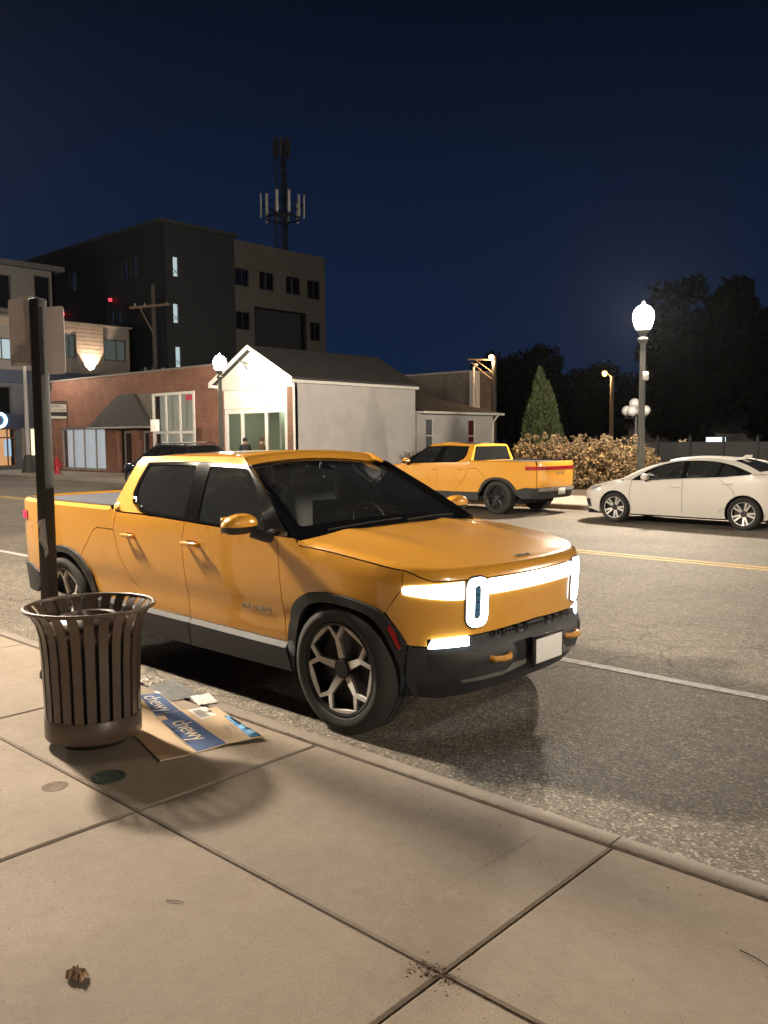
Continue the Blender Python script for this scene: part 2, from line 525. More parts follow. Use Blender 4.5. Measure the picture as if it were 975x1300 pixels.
class MB:
    def __init__(self):
        self.bm = bmesh.new()

    def quad(self, *pts):
        return self.bm.faces.new([self.bm.verts.new(p) for p in pts])

    def box(self, c, s, rz=0.0, bevel=0.0, seg=2, mat3=None):
        vs = []
        M = Matrix.Rotation(rz, 3, 'Z') if mat3 is None else mat3
        for i in range(8):
            v = Vector(((i & 1) - .5, ((i >> 1) & 1) - .5, ((i >> 2) & 1) - .5))
            v = Vector((v.x * s[0], v.y * s[1], v.z * s[2]))
            vs.append(self.bm.verts.new(M @ v + Vector(c)))
        fs = [self.bm.faces.new([vs[k] for k in q]) for q in ((0, 2, 3, 1), (4, 5, 7, 6), (0, 1, 5, 4), (2, 6, 7, 3), (0, 4, 6, 2), (1, 3, 7, 5))]
        if bevel:
            es = list({e_ for f in fs for e_ in f.edges})
            bmesh.ops.bevel(self.bm, geom=es, offset=bevel, segments=seg, profile=0.5, affect='EDGES')
        return self

    def b2(self, a, b, bevel=0.0):
        """box from its two opposite corners"""
        c = [(a[i] + b[i]) / 2 for i in range(3)]
        return self.box(c, [abs(b[i] - a[i]) for i in range(3)], bevel=bevel)

    def tube(self, pts, r, n=8, cap=True, flat=None):
        pts = [Vector(p) for p in pts]
        rings = []
        up = None
        for i, p in enumerate(pts):
            d = (pts[min(i + 1, len(pts) - 1)] - pts[max(i - 1, 0)]).normalized()
            if up is None:
                up = d.orthogonal().normalized()
            up = (up - d * up.dot(d))
            up = up.normalized() if up.length > 1e-6 else d.orthogonal().normalized()
            sd = d.cross(up)
            rr = r[i] if isinstance(r, (list, tuple)) else r
            rings.append([self.bm.verts.new(p + (up * math.cos(2 * PI * k / n) + sd * math.sin(2 * PI * k / n)) * rr) for k in range(n)])
        for a, b in zip(rings, rings[1:]):
            for k in range(n):
                self.bm.faces.new((a[k], a[(k + 1) % n], b[(k + 1) % n], b[k]))
        if cap:
            self.bm.faces.new(rings[0][::-1]); self.bm.faces.new(rings[-1])
        return self

    def lathe(self, prof, c=(0, 0, 0), n=24, M=None, close=False):
        """profile of (radius, height) about +Z; M a 3x3 to turn it"""
        c = Vector(c)
        rings = []
        for r, z in prof:
            if r < 1e-6:
                v = Vector((0, 0, z)); rings.append([self.bm.verts.new(c + (M @ v if M else v))])
            else:
                ring = []
                for k in range(n):
                    v = Vector((r * math.cos(2 * PI * k / n), r * math.sin(2 * PI * k / n), z))
                    ring.append(self.bm.verts.new(c + (M @ v if M else v)))
                rings.append(ring)
        prs = list(zip(rings, rings[1:]))
        if close:
            prs.append((rings[-1], rings[0]))
        for a, b in prs:
            if len(a) == 1 and len(b) == 1:
                continue
            for k in range(n):
                k2 = (k + 1) % n
                if len(a) == 1:
                    self.bm.faces.new((a[0], b[k2], b[k]))
                elif len(b) == 1:
                    self.bm.faces.new((a[k], a[k2], b[0]))
                else:
                    self.bm.faces.new((a[k], a[k2], b[k2], b[k]))
        return self

    def prism(self, pts, vec):
        vec = Vector(vec)
        a = [self.bm.verts.new(p) for p in pts]
        b = [self.bm.verts.new(Vector(p) + vec) for p in pts]
        self.bm.faces.new(a[::-1]); self.bm.faces.new(b)
        for i in range(len(a)):
            j = (i + 1) % len(a)
            self.bm.faces.new((a[i], a[j], b[j], b[i]))
        return self

    def panel(self, poly, fn, holes=(), step=0.07, depth=0.025, gap=0.0035, out=None):
        """a sheet with the given 2-D outline laid on the surface fn(a, b), with its edges turned inwards"""
        def clean(pl, d):
            s_ = 1 if area2(pl) > 0 else -1
            return shrink(densify(pl, step), d)
        loops = [clean(poly, gap)] + [clean(h, -gap if gap else 0) for h in holes]
        vin = []; edges = []
        for lp in loops:
            n0 = len(vin)
            vin += [Vector(p) for p in lp]
            edges += [(n0 + i, n0 + (i + 1) % len(lp)) for i in range(len(lp))]
        xs = [p[0] for p in loops[0]]; ys = [p[1] for p in loops[0]]
        bnd = list(vin)
        nx = int((max(xs) - min(xs)) / step); ny = int((max(ys) - min(ys)) / step)
        for i in range(nx + 1):
            for j in range(ny + 1):
                q = (min(xs) + (i + .5) * step, min(ys) + (j + .5) * step)
                if not inside(q, loops[0]) or any(inside(q, h) for h in loops[1:]):
                    continue
                if min((q[0] - b.x) ** 2 + (q[1] - b.y) ** 2 for b in bnd) < (0.45 * step) ** 2:
                    continue
                vin.append(Vector(q))
        res = delaunay_2d_cdt(vin, edges, [], 0, 1e-6)
        V2 = res[0]; T = []
        for t in res[2]:
            cx = sum(V2[i].x for i in t) / len(t); cy = sum(V2[i].y for i in t) / len(t)
            if inside((cx, cy), loops[0]) and not any(inside((cx, cy), h) for h in loops[1:]):
                T.append(list(t))
        h = 1e-4
        P3 = []; N3 = []
        for v in V2:
            p = fn(v.x, v.y)
            du = fn(v.x + h, v.y) - fn(v.x - h, v.y); dv = fn(v.x, v.y + h) - fn(v.x, v.y - h)
            nn = du.cross(dv)
            nn = nn.normalized() if nn.length > 1e-14 else Vector((0, 0, 1))
            o_ = out(p) if callable(out) else out
            if o_ is not None and nn.dot(Vector(o_)) < 0:
                nn = -nn
            P3.append(p); N3.append(nn)
        bv = {}
        def V(i):
            if i not in bv:
                bv[i] = self.bm.verts.new(P3[i])
            return bv[i]
        cnt = {}
        for t in T:
            a, b, c = P3[t[0]], P3[t[1]], P3[t[2]]
            if (b - a).cross(c - a).dot(N3[t[0]]) < 0:
                t.reverse()
            try:
                self.bm.faces.new([V(i) for i in t])
            except ValueError:
                continue
            for k in range(len(t)):
                e_ = (t[k], t[(k + 1) % len(t)])
                cnt[e_] = cnt.get(e_, 0) + 1
        if depth:
            low = {}
            for (i, j) in cnt:
                if (j, i) in cnt:
                    continue
                for q in (i, j):
                    if q not in low:
                        low[q] = self.bm.verts.new(P3[q] - N3[q] * depth)
                try:
                    f = self.bm.faces.new((V(j), V(i), low[i], low[j]))
                    f.material_index = 1
                except ValueError:
                    pass
        return self

    def build(self, name, mat, parent=None, loc=None, sharp=32, recalc=True, smooth=True):
        if recalc:
            bmesh.ops.recalc_face_normals(self.bm, faces=self.bm.faces)
        self.bm.normal_update()
        th = math.radians(sharp)
        for f in self.bm.faces:
            f.smooth = smooth
        if smooth:
            for e_ in self.bm.edges:
                if len(e_.link_faces) == 2 and e_.calc_face_angle(0) > th:
                    e_.smooth = False
        me = bpy.data.meshes.new(name)
        self.bm.to_mesh(me)
        self.bm.free()
        o = link_mesh(name, me, mat, parent)
        if loc is not None:
            o.location = loc
        return o


def copy_tree(o, parent=None):
    kids = [c for c in o.children]
    n = o.copy()
    COL.objects.link(n)
    n.parent = parent
    for ch in kids:
        copy_tree(ch, n)
    return n


def text_mesh(body, size, extr=0.003, align='CENTER', spacing=1.0, name='lettering', shear=0.0):
    cu = bpy.data.curves.new('tmp_text', 'FONT')
    cu.body = body; cu.size = size; cu.extrude = extr; cu.align_x = align; cu.align_y = 'CENTER'; cu.space_character = spacing; cu.shear = shear
    cu.resolution_u = 4
    o = bpy.data.objects.new('tmp_text', cu)
    COL.objects.link(o)
    dg = bpy.context.evaluated_depsgraph_get()
    me = bpy.data.meshes.new_from_object(o.evaluated_get(dg))
    bpy.data.objects.remove(o)
    me.name = name
    return me


def text(body, size, M, mat, parent=None, name='lettering', **k):
    me = text_mesh(body, size, name=name, **k)
    me.transform(M)
    return link_mesh(name, me, mat, parent)


def frame_matrix(origin, right, up):
    r = Vector(right).normalized(); u = Vector(up).normalized(); n = r.cross(u).normalized()
    u = n.cross(r)
    return Matrix(((r.x, u.x, n.x, origin[0]), (r.y, u.y, n.y, origin[1]), (r.z, u.z, n.z, origin[2]), (0, 0, 0, 1)))

# ================================================================== the ground
def sheet(name, x0, x1, y0, y1, z, mat):
    b = MB(); b.quad((x0, y0, z), (x1, y0, z), (x1, y1, z), (x0, y1, z))
    return tag(b.build(name, mat), kind='structure')


M_GRASS = pm('dark_lawn', (0.035, 0.042, 0.02), 0.95, var=0.5, vscale=3, bump=0.9, bscale=25)
sheet('ground', -320, 320, -300, 340, -0.03, M_GRASS)
ROAD_Y0, ROAD_Y1 = 3.26, 18.95
sheet('road', -260, 160, ROAD_Y0 - 0.05, ROAD_Y1 + 0.05, 0.0, M_ASPHALT)
b = MB()
for x0, x1 in ((-120, 60),):
    y = 6.04
    b.quad((x0, y - .055, .004), (x1, y - .055, .004), (x1, y + .055, .004), (x0, y + .055, .004))
tag(b.build('parking_lane_line', M_WHITEPAINT), kind='structure')
b = MB()
for y in (11.93, 12.15):
    b.quad((-160, y - .055, .004), (100, y - .055, .004), (100, y + .055, .004), (-160, y + .055, .004))
tag(b.build('centre_line', M_YELPAINT), kind='structure')

# near sidewalk: slabs with worn edges over a dirt bed
JX = [-1.60 + 1.78 * i for i in range(-30, 25)]
JY = [-5.1, -3.32, -1.54, 0.24, 2.005, 3.125]
b = MB()
rnd = random.Random(3)
for i in range(len(JX) - 1):
    for j in range(len(JY) - 1):
        x0, x1, y0, y1 = JX[i], JX[i + 1], JY[j], JY[j + 1]
        g = 0.006; e_ = 0.016
        zt = 0.13 + rnd.uniform(-.002, .002)
        lo = [(x0 + g, y0 + g), (x1 - g, y0 + g), (x1 - g, y1 - g), (x0 + g, y1 - g)]
        hi = [(x0 + e_, y0 + e_), (x1 - e_, y0 + e_), (x1 - e_, y1 - e_), (x0 + e_, y1 - e_)]
        vb = [b.bm.verts.new((p[0], p[1], 0.09)) for p in lo]
        vl = [b.bm.verts.new((p[0], p[1], zt - .007)) for p in lo]
        vh = [b.bm.verts.new((p[0], p[1], zt)) for p in hi]
        for k in range(4):
            k2 = (k + 1) % 4
            b.bm.faces.new((vb[k], vb[k2], vl[k2], vl[k])); b.bm.faces.new((vl[k], vl[k2], vh[k2], vh[k]))
        b.bm.faces.new(vh)
tag(b.build('sidewalk', M_WALK, sharp=15), kind='structure')
b = MB(); b.quad((-1.91, 2.35, .1335), (-1.906, 2.35, .1335), (-1.886, 3.0, .1335), (-1.89, 3.0, .1335)); tag(b.build('pavement_score_line', pm('score_line', (.17, .14, .11), .9)), kind='structure')
sheet('joint_dirt', JX[0], JX[-1], JY[0], 3.16, 0.119, M_DIRT)


def kerb(name, y0, y1, face_sign, x0, x1, mat, joints, z=0.13):
    b = MB()
    for a, c in joints:
        r = 0.022
        pr = [(y0, -0.02), (y0, z - (r if face_sign < 0 else .004)), (y0 + (r if face_sign < 0 else .004), z), (y1 - (r if face_sign > 0 else .004), z), (y1, z - (r if face_sign > 0 else .004)), (y1, -0.02)]
        vs = [[b.bm.verts.new((x, p[0], p[1])) for p in pr] for x in (a + .004, c - .004)]
        for k in range(5):
            b.bm.faces.new((vs[0][k], vs[0][k + 1], vs[1][k + 1], vs[1][k]))
        b.bm.faces.new(vs[0]); b.bm.faces.new(vs[1][::-1])
    return tag(b.build(name, mat, sharp=50), kind='structure')


kj = [-1.62 + 3.56 * i for i in range(-16, 12)]
kerb('near_kerb', 3.145, 3.26, 1, 0, 0, M_KERB, list(zip(kj, kj[1:])))
kj = [-150 + 4 * i for i in range(0, 60)]
kerb('far_kerb', 18.95, 19.1, -1, 0, 0, M_FARWALK, list(zip(kj, kj[1:])))
b = MB()
for i in range(-60, 50):
    for y0, y1 in ((19.105, 21.9),):
        x0, x1 = i * 1.9, (i + 1) * 1.9
        b.b2((x0 + .008, y0, 0.0), (x1 - .008, y1, 0.13))
        if x1 < -24:
            b.b2((x0 + .008, 21.908, 0.0), (x1 - .008, 22.99, 0.13))
tag(b.build('far_sidewalk', M_FARWALK), kind='structure')
b = MB()
NXB, NYB = 90, 14
gr = [[b.bm.verts.new((-24.9 + 60 * i / NXB, 21.91 + 7 * j / NYB, 0.12 + (0.16 * rnd.random() if 0 < j else 0))) for j in range(NYB + 1)] for i in range(NXB + 1)]
for i in range(NXB):
    for j in range(NYB):
        b.bm.faces.new((gr[i][j], gr[i + 1][j], gr[i + 1][j + 1], gr[i][j + 1]))
tag(b.build('planting_bed', M_SOIL), kind='structure')

# ================================================================== building helpers
def wallY(y, back=False):
    return (lambda a, z: Vector((a, y, z))), ((0, 1, 0) if back else (0, -1, 0))


def wallX(x, left=False):
    return (lambda a, z: Vector((x, a, z))), ((-1, 0, 0) if left else (1, 0, 0))


def rect(a0, a1, z0, z1):
    return [(a0, z0), (a1, z0), (a1, z1), (a0, z1)]


def window(parent, plane, pos, a0, a1, z0, z1, vs=(), hs=(), fm=None, gm=None, w=0.06, rec=0.07, t=0.06, back=None, bdepth=0.3, name='window'):
    """frame with its glazing bars as one part, pane (and blind) as sub-parts"""
    def P(a, d, z):
        return (a, pos + d, z) if plane == 'Y' else (pos - d, a, z)
    b = MB()
    def bar(aa, ab, za, zb, t0=rec, t1=rec + t):
        b.b2(P(aa, t0, za), P(ab, t1, zb))
    e_ = 0.003
    bar(a0 + e_, a0 + w, z0 + e_, z1 - e_); bar(a1 - w, a1 - e_, z0 + e_, z1 - e_)
    bar(a0 + w, a1 - w, z0 + e_, z0 + w); bar(a0 + w, a1 - w, z1 - w, z1 - e_)
    for v in vs:
        bar(v - w * .45, v + w * .45, z0 + w, z1 - w, rec + .004, rec + t - .004)
    for h in hs:
        bar(a0 + w, a1 - w, h - w * .45, h + w * .45, rec + .008, rec + t - .008)
    fr = b.build(name, fm, parent)
    p = MB(); d = rec + t * .5
    p.quad(P(a0 + w * .5, d, z0 + w * .5), P(a1 - w * .5, d, z0 + w * .5), P(a1 - w * .5, d, z1 - w * .5), P(a0 + w * .5, d, z1 - w * .5))
    p.build('pane', gm, fr)
    if back is not None:
        q = MB(); d = rec + bdepth
        q.quad(P(a0 - .1, d, z0 - .1), P(a1 + .1, d, z0 - .1), P(a1 + .1, d, z1 + .1), P(a0 - .1, d, z1 + .1))
        q.build('blind', back, fr)
    return fr


M_BRICK = mat_brick('orange_brick', (0.27, 0.112, 0.072), (0.20, 0.082, 0.054), (0.22, 0.17, 0.13))
M_BRICK2 = mat_brick('brown_brick', (0.26, 0.13, 0.08), (0.20, 0.095, 0.06), (0.25, 0.2, 0.16))
M_BRICK3 = mat_brick('grey_brick', (0.20, 0.17, 0.15), (0.16, 0.135, 0.12), (0.2, 0.18, 0.16))
M_STUCCO = pm('taupe_stucco', (0.17, 0.15, 0.125), 0.9, var=0.12, vscale=3, bump=0.3, bscale=60)
M_WHITETRIM = pm('white_trim', (0.72, 0.71, 0.66), 0.6, var=0.06, vscale=3)
M_SIDING = mat_siding('white_siding', (0.50, 0.485, 0.475), 0.11)
M_GABLE = pm('pale_gable_render', (0.60, 0.61, 0.54), 0.8, var=0.08, vscale=2, bump=0.15)
M_SHINGLE = pm('dark_shingles', (0.045, 0.045, 0.045), 0.9, var=0.4, vscale=20, bump=0.8, bscale=30)
M_AWN = pm('grey_awning_canvas', (.055, .052, .049), 0.85, var=0.18, vscale=4, bump=0.2, bscale=30)
M_DKFRAME = pm('dark_window_frame', (0.03, 0.03, 0.032), 0.5)
M_GREYFRAME = pm('grey_window_frame', (0.28, 0.27, 0.26), 0.55)
M_BLIND = pm('pale_blind_glow', (0.55, 0.57, 0.60), 0.8, var=0.10, vscale=1.2, emit=.42, ecol=(.88, .92, 1.0))  # emission in the blind stands for the lit shop room behind
M_BLIND2 = pm('cream_curtain_glow', (0.42, 0.40, 0.33), 0.85, var=0.22, vscale=1.6, emit=.16, ecol=(1.0, .95, .78))  # emission stands in for street lamp light falling on the curtain
M_ROOFFLAT = pm('flat_roof', (0.05, 0.05, 0.05), 0.9)
M_DKWALL = mat_siding('dark_metal_cladding', (0.017, 0.021, 0.026), 0.3)
M_PANELWALL = pm('beige_panel_wall', (0.075, 0.073, 0.07), 0.85, var=0.12, vscale=0.8)
M_TANCLAD = mat_siding('tan_board_cladding', (0.33, 0.27, 0.22), 0.26, depth=0.03)
M_GREYCLAD = pm('grey_smooth_cladding', (0.12, 0.11, 0.105), 0.75, var=0.08, vscale=1)
M_NAVY = pm('navy_fascia', (0.02, 0.03, 0.06), 0.6)
M_INTWALL = pm('pale_interior_wall', (0.55, 0.57, 0.46), 0.85, var=0.05, vscale=1)
M_DKINT = pm('dim_interior', (0.03, 0.03, 0.03), 0.9)
E_COOL = emis('lit_stair_window', (0.80, 0.95, 1.0), 0.62)
E_ROOM = emis('dim_lit_room', (0.65, 0.72, 0.66), 0.10)
E_ROOM2 = emis('faint_lit_room', (0.30, 0.45, 0.75), 0.022)
E_SHOP = emis('shop_warm_light', (1.0, 0.50, 0.22), 0.7)
E_NEON = emis('blue_white_neon', (0.35, 0.75, 1.0), 14.0)
E_SCREEN = emis('lit_poster', (0.55, 0.75, 1.0), 0.75)
E_PANEL = emis('lit_wall_panel', (1.0, 0.83, 0.45), 1.6)
E_SCONCE = emis('sconce_light', (1.0, 0.76, 0.52), 12.0)
E_RED = emis('red_beacon', (1.0, 0.03, 0.06), 2.5)
E_SODIUM = emis('warm_yard_light', (1.0, 0.47, 0.14), 6.0)
E_HOUSEWIN = emis('warm_house_window', (1.0, 0.62, 0.38), 0.8)
E_SIGNW = emis('white_lit_sign', (0.75, 0.95, 1.0), 1.6)

# ================================================================== brick shop
BY = 23.0
shop = empty('brick_shop', (0, 0, 0))
tag(shop, 'single-storey orange brick shop with dark grey hipped awning and wide curtained windows', 'shop building')
BX0, BX1, BH = -46.3, -31.02, 5.05
fn, out = wallY(BY)
b = MB()
b.panel(rect(BX0, BX1, 0, BH), fn, holes=[rect(-45.4, -40.7, .22, 2.5), rect(-39.55, -36.55, .14, 2.33), rect(-36.15, -32.7, 1.45, 4.02)], step=1.2, depth=0.28, gap=0, out=out)
for x, l in ((BX0, True), (BX1, False)):
    f2, o2 = wallX(x, l)
    b.panel(rect(BY + .01, 31.5, 0, BH), f2, step=3, depth=0.2, gap=0, out=o2)
b.build('wall', M_BRICK, shop)
b = MB(); b.b2((BX0 - .04, BY - .05, BH), (BX1 + .01, 31.5, BH + .09)); b.build('parapet_coping', pm('grey_coping', (0.2, 0.17, 0.15), 0.8), shop)
b = MB(); b.b2((-36.17, BY - .035, .14), (-31.9 - .8, BY - .004, 1.44)); b.b2((-38.6, BY - .035, 2.34), (-36.17, BY - .004, 4.05)); b.build('stucco_panel', M_STUCCO, shop)
b = MB(); b.b2((BX0 + .004, BY - .09, .13), (BX0 + .42, BY - .002, 4.6)); b.build('pilaster', M_BRICK, shop)
window(shop, 'Y', BY, -45.4, -40.7, .22, 2.5, vs=(-44.2, -43.0, -41.78), fm=M_GREYFRAME, gm=G_CLEAR, w=0.12, back=M_BLIND, bdepth=.35)
window(shop, 'Y', BY, -36.15, -32.7, 1.45, 4.02, vs=(-35.0, -33.85), hs=(2.15,), fm=M_WHITETRIM, gm=G_CLEAR, w=0.13, rec=-.05, t=.12, back=M_BLIND2, bdepth=.5)
b = MB(); b.quad((-33.5, BY + .05, 3.62), (-32.85, BY + .05, 3.62), (-32.85, BY + .05, 3.86), (-33.5, BY + .05, 3.86)); b.build('red_window_sign', emis('red_window_glow', (1.0, .1, .14), 0.55), shop)
b = MB(); b.b2((-39.55, BY + 1.3, .13), (-36.55, BY + 1.4, 2.4)); b.b2((-38.25, BY + .05, .13), (-37.72, BY + 1.3, 2.32)); b.build('porch_wall', M_BRICK, shop)
for x0, x1 in ((-39.4, -38.35), (-37.6, -36.7)):
    d = MB(); y = BY + .35
    d.b2((x0, y, .14), (x0 + .1, y + .05, 2.28)); d.b2((x1 - .1, y, .14), (x1, y + .05, 2.28)); d.b2((x0 + .1, y, 2.16), (x1 - .1, y + .05, 2.28)); d.b2((x0 + .1, y, .14), (x1 - .1, y + .05, .38))
    dr = d.build('door', M_GREYFRAME, shop)
    d = MB(); d.quad((x0 + .08, y + .025, .3), (x1 - .08, y + .025, .3), (x1 - .08, y + .025, 2.2), (x0 + .08, y + .025, 2.2)); d.build('pane', glass('dark_door_glass', (.12, .12, .12)), dr)
    d = MB(); d.tube([(x1 - .16, y - .05, .95), (x1 - .16, y - .05, 1.35)], .018); d.build('handle', M_SILVER, dr)
# hipped awning over the doors
b = MB()
A_ = [(-41.25, BY - .02, 2.46), (-35.95, BY - .02, 2.46), (-35.65, BY - .62, 2.46), (-41.35, BY - .62, 2.46)]
T_ = [(-39.3, BY - .02, 4.08), (-37.5, BY - .02, 4.08), (-37.65, BY - .12, 4.06), (-39.15, BY - .12, 4.06)]
for k in (1, 2, 3):
    b.quad(A_[k], A_[(k + 1) % 4], T_[(k + 1) % 4], T_[k])
b.quad(T_[0], T_[1], T_[2], T_[3])
aw = b.build('awning', M_AWN, shop)
b = MB()
for p, q in ((A_[1], A_[2]), (A_[2], A_[3]), (A_[3], A_[0])):
    b.tube([(p[0], p[1], 2.42), (q[0], q[1], 2.42)], .05, 6)
b.build('awning_bar', M_GREYFRAME, aw)

# projecting sign board on its bracket
sg = empty('projecting_sign', (-44.6, 22.3, 3.4))
tag(sg, 'small white projecting sign with dark lettering beside the brick shop front', 'sign')
b = MB(); b.box((0, 0, 0), (.06, 1.42, .9)); b.build('sign_frame', M_DKFRAME, sg)
b = MB(); b.b2((.032, -.64, -.04), (.036, .64, .38)); b.b2((.032, -.64, -.40), (.036, .64, -.27)); b.build('sign_face', pm('sign_white', (.62, .60, .57), .6), sg)
FM = lambda z: frame_matrix((.0375, 0, z), (0, 1, 0), (0, 0, 1))
text('SHERRELL', .21, FM(.26), M_DKFRAME, sg, name='lettering', extr=.001)
text('ASSOCIATES INC', .165, FM(.06), M_DKFRAME, sg, name='lettering', extr=.001)
b = MB(); b.tube([(0, -.66, .52), (0, .69, .52)], .03, 8); b.tube([(0, -.5, .45), (0, -.5, .52)], .015, 6); b.tube([(0, .5, .45), (0, .5, .52)], .015, 6); b.build('bracket', M_DKFRAME, sg)

# ================================================================== white gabled house with its low annexe
HX0, HX1, HY1, EAVE, PEAK = -30.98, -25.96, 30.5, 4.25, 5.58
PX = (HX0 + HX1) / 2
hs_ = empty('gabled_house', (0, 0, 0))
tag(hs_, 'white gabled shopfront house with a pale front gable and lit interior behind tall front windows', 'house')
b = MB()
fn, out = wallX(HX1)
b.panel(rect(BY + .012, HY1, 0, EAVE), fn, step=1.5, depth=.15, gap=0, out=out)
fn, out = wallX(HX0, True)
b.panel(rect(BY + .012, HY1, 0, EAVE), fn, step=1.5, depth=.15, gap=0, out=out)
fn, out = wallY(HY1, True)
b.panel([(HX0 + .01, 0), (HX1 - .01, 0), (HX1 - .01, EAVE), (PX, PEAK), (HX0 + .01, EAVE)], fn, step=1.5, depth=.15, gap=0, out=out)
b.build('side_wall', M_SIDING, hs_)
fn, out = wallY(BY)
b = MB(); b.panel([(HX0, 3.92), (HX1, 3.92), (HX1, EAVE), (PX, PEAK), (HX0, EAVE)], fn, step=.8, depth=.18, gap=0, out=out); b.build('gable_wall', M_GABLE, hs_)
for x0, x1 in ((HX0, HX0 + .42), (HX1 - .4, HX1)):
    b = MB(); b.b2((x0, BY - .02, 0), (x1, BY + .2, 3.91)); b.build('brick_pier', M_BRICK2, hs_)
b = MB(); b.b2((HX0 + .43, BY + .02, .13), (HX1 - .41, BY + .2, .55)); b.build('plinth', M_BRICK2, hs_)
b = MB(); b.b2((HX0 + .43, BY + .01, 3.12), (HX1 - .41, BY + .14, 3.90))
for x in (-29.5, -28.0):
    b.b2((x - .03, BY - .01, 3.13), (x + .03, BY + .008, 3.89))
b.build('transom_panel', M_WHITETRIM, hs_)
window(hs_, 'Y', BY, HX0 + .43, HX1 - .41, .56, 3.11, vs=(-29.35, -27.75), fm=M_WHITETRIM, gm=G_CLEAR, w=.2, rec=.03, t=.1)
b = MB()
b.b2((HX0 + .2, BY + 3.4, 0), (HX1 - .2, BY + 3.5, 3.9)); b.b2((HX0 + .16, BY + .3, .1), (HX0 + .25, BY + 3.4, 3.9)); b.b2((HX1 - .25, BY + .3, .1), (HX1 - .16, BY + 3.4, 3.9)); b.b2((HX0 + .2, BY + .25, 3.3), (HX1 - .2, BY + 3.4, 3.36)); b.b2((-28.5, BY + 1.4, .1), (-28.38, BY + 3.4, 3.3))
b.build('interior_wall', M_INTWALL, hs_)
b = MB(); b.b2((-29.6, BY + 1.2, 3.2), (-27.4, BY + 1.5, 3.27)); b.build('ceiling_light', emis('room_ceiling_light', (.95, 1.0, .80), 11.0), hs_)
b = MB(); b.b2((-27.7, BY + 3.3, .1), (-26.75, BY + 3.39, 2.3)); dd = b.build('interior_door', M_WHITETRIM, hs_)
b = MB()
sl = (PEAK - EAVE) / (PX - HX0)
OV = .22
for sgn, xe in ((-1, HX0), (1, HX1)):
    e0 = (xe + sgn * OV, EAVE - OV * sl + .05)
    pts = [(e0[0], BY - .3, e0[1]), (PX, BY - .3, PEAK + .05), (PX, HY1 + .1, PEAK + .05), (e0[0], HY1 + .1, e0[1])]
    b.prism(pts, (0, 0, .09))
b.build('roof', M_SHINGLE, hs_)
b = MB()
for sgn, xe in ((-1, HX0), (1, HX1)):
    e0 = (xe + sgn * (OV + .02), EAVE - OV * sl - .02)
    b.prism([(e0[0], BY - .33, e0[1] - .06), (PX, BY - .33, PEAK - .03), (PX, BY - .33, PEAK + .14), (e0[0], BY - .33, e0[1] + .16)], (0, .028, 0))
    b.b2((xe + sgn * .02, BY - .3, EAVE - .2), (xe + sgn * (OV + .015), HY1, EAVE - .08))
b.build('white_bargeboard', M_WHITETRIM, hs_)
b = MB(); b.tube([(HX1 + .06, BY - .05, EAVE - .15), (HX1 + .06, BY - .05, .15)], .045, 8); b.build('downpipe', M_WHITETRIM, hs_)
b = MB(); b.tube([(-28.9, BY - .02, 5.0), (-28.4, BY - .8, 5.02)], .03, 6); b.tube([(-28.9, BY - .02, 4.75), (-28.65, BY - .4, 5.0)], .02, 6); b.build('sign_bracket', M_DKFRAME, hs_)
# annexe
AY0, AY1, AE, AR = 30.5, 36.75, 3.08, 3.95
an = empty('low_annexe', (0, 0, 0))
tag(an, 'low white annexe with brown hipped roof and two narrow windows behind the gabled house', 'annexe')
fn, out = wallX(HX1 - .02)
b = MB(); b.panel(rect(AY0 + .16, AY1, 0, AE), fn, holes=[rect(31.29, 31.9, 1.28, 2.75), rect(34.63, 35.24, 1.28, 2.74)], step=1, depth=.15, gap=0, out=out)
f2, o2 = wallY(AY1, True); b.panel(rect(HX0, HX1 - .03, 0, AE), f2, step=2, depth=.15, gap=0, out=o2)
b.build('wall', M_SIDING, an)
window(an, 'X', HX1 - .02, 31.29, 31.9, 1.28, 2.75, hs=(1.93,), fm=M_WHITETRIM, gm=G_CLEAR, w=.05, rec=.04, back=pm('grey_blind', (.2, .2, .22), .8), bdepth=.12)
window(an, 'X', HX1 - .02, 34.63, 35.24, 1.28, 2.74, hs=(1.9,), fm=M_WHITETRIM, gm=G_CLEAR, w=.05, rec=.04, back=pm('red_blind', (.42, .03, .06), .8), bdepth=.12)
b = MB()
x0, x1, y0, y1 = HX0, HX1 + .35, AY0 + .17, AY1 + .45
pk = [(-28.4, 31.5, AR), (-28.4, 34.2, AR)]
b.quad((x1, y0, AE - .02), (x1, y1, AE - .02), pk[1], (-28.4, y0, AR)); b.bm.faces.new([b.bm.verts.new(p) for p in ((x1, y1, AE - .02), (x0, y1, AE - .02), pk[1])])
b.quad((x0, y1, AE - .02), (x0, y0, AE - .02), (-28.4, y0, AR), pk[1])
b.build('roof', pm('brown_shingles', (.075, .062, .052), .9, var=.35, vscale=20, bump=.8, bscale=30), an)
b = MB(); b.b2((x1 - .34, y0, AE - .10), (x1 - .02, y1, AE - .03)); b.b2((x1 - .02, y0, AE - .12), (x1 + .05, y1, AE - .01)); b.build('gutter', M_WHITETRIM, an)
b = MB(); b.tube([(x1, AY1 - .02, AE - .1), (HX1 + .06, AY1 - .1, AE - .45), (HX1 + .06, AY1 - .1, .1)], .045, 8); b.build('downpipe', M_WHITETRIM, an)

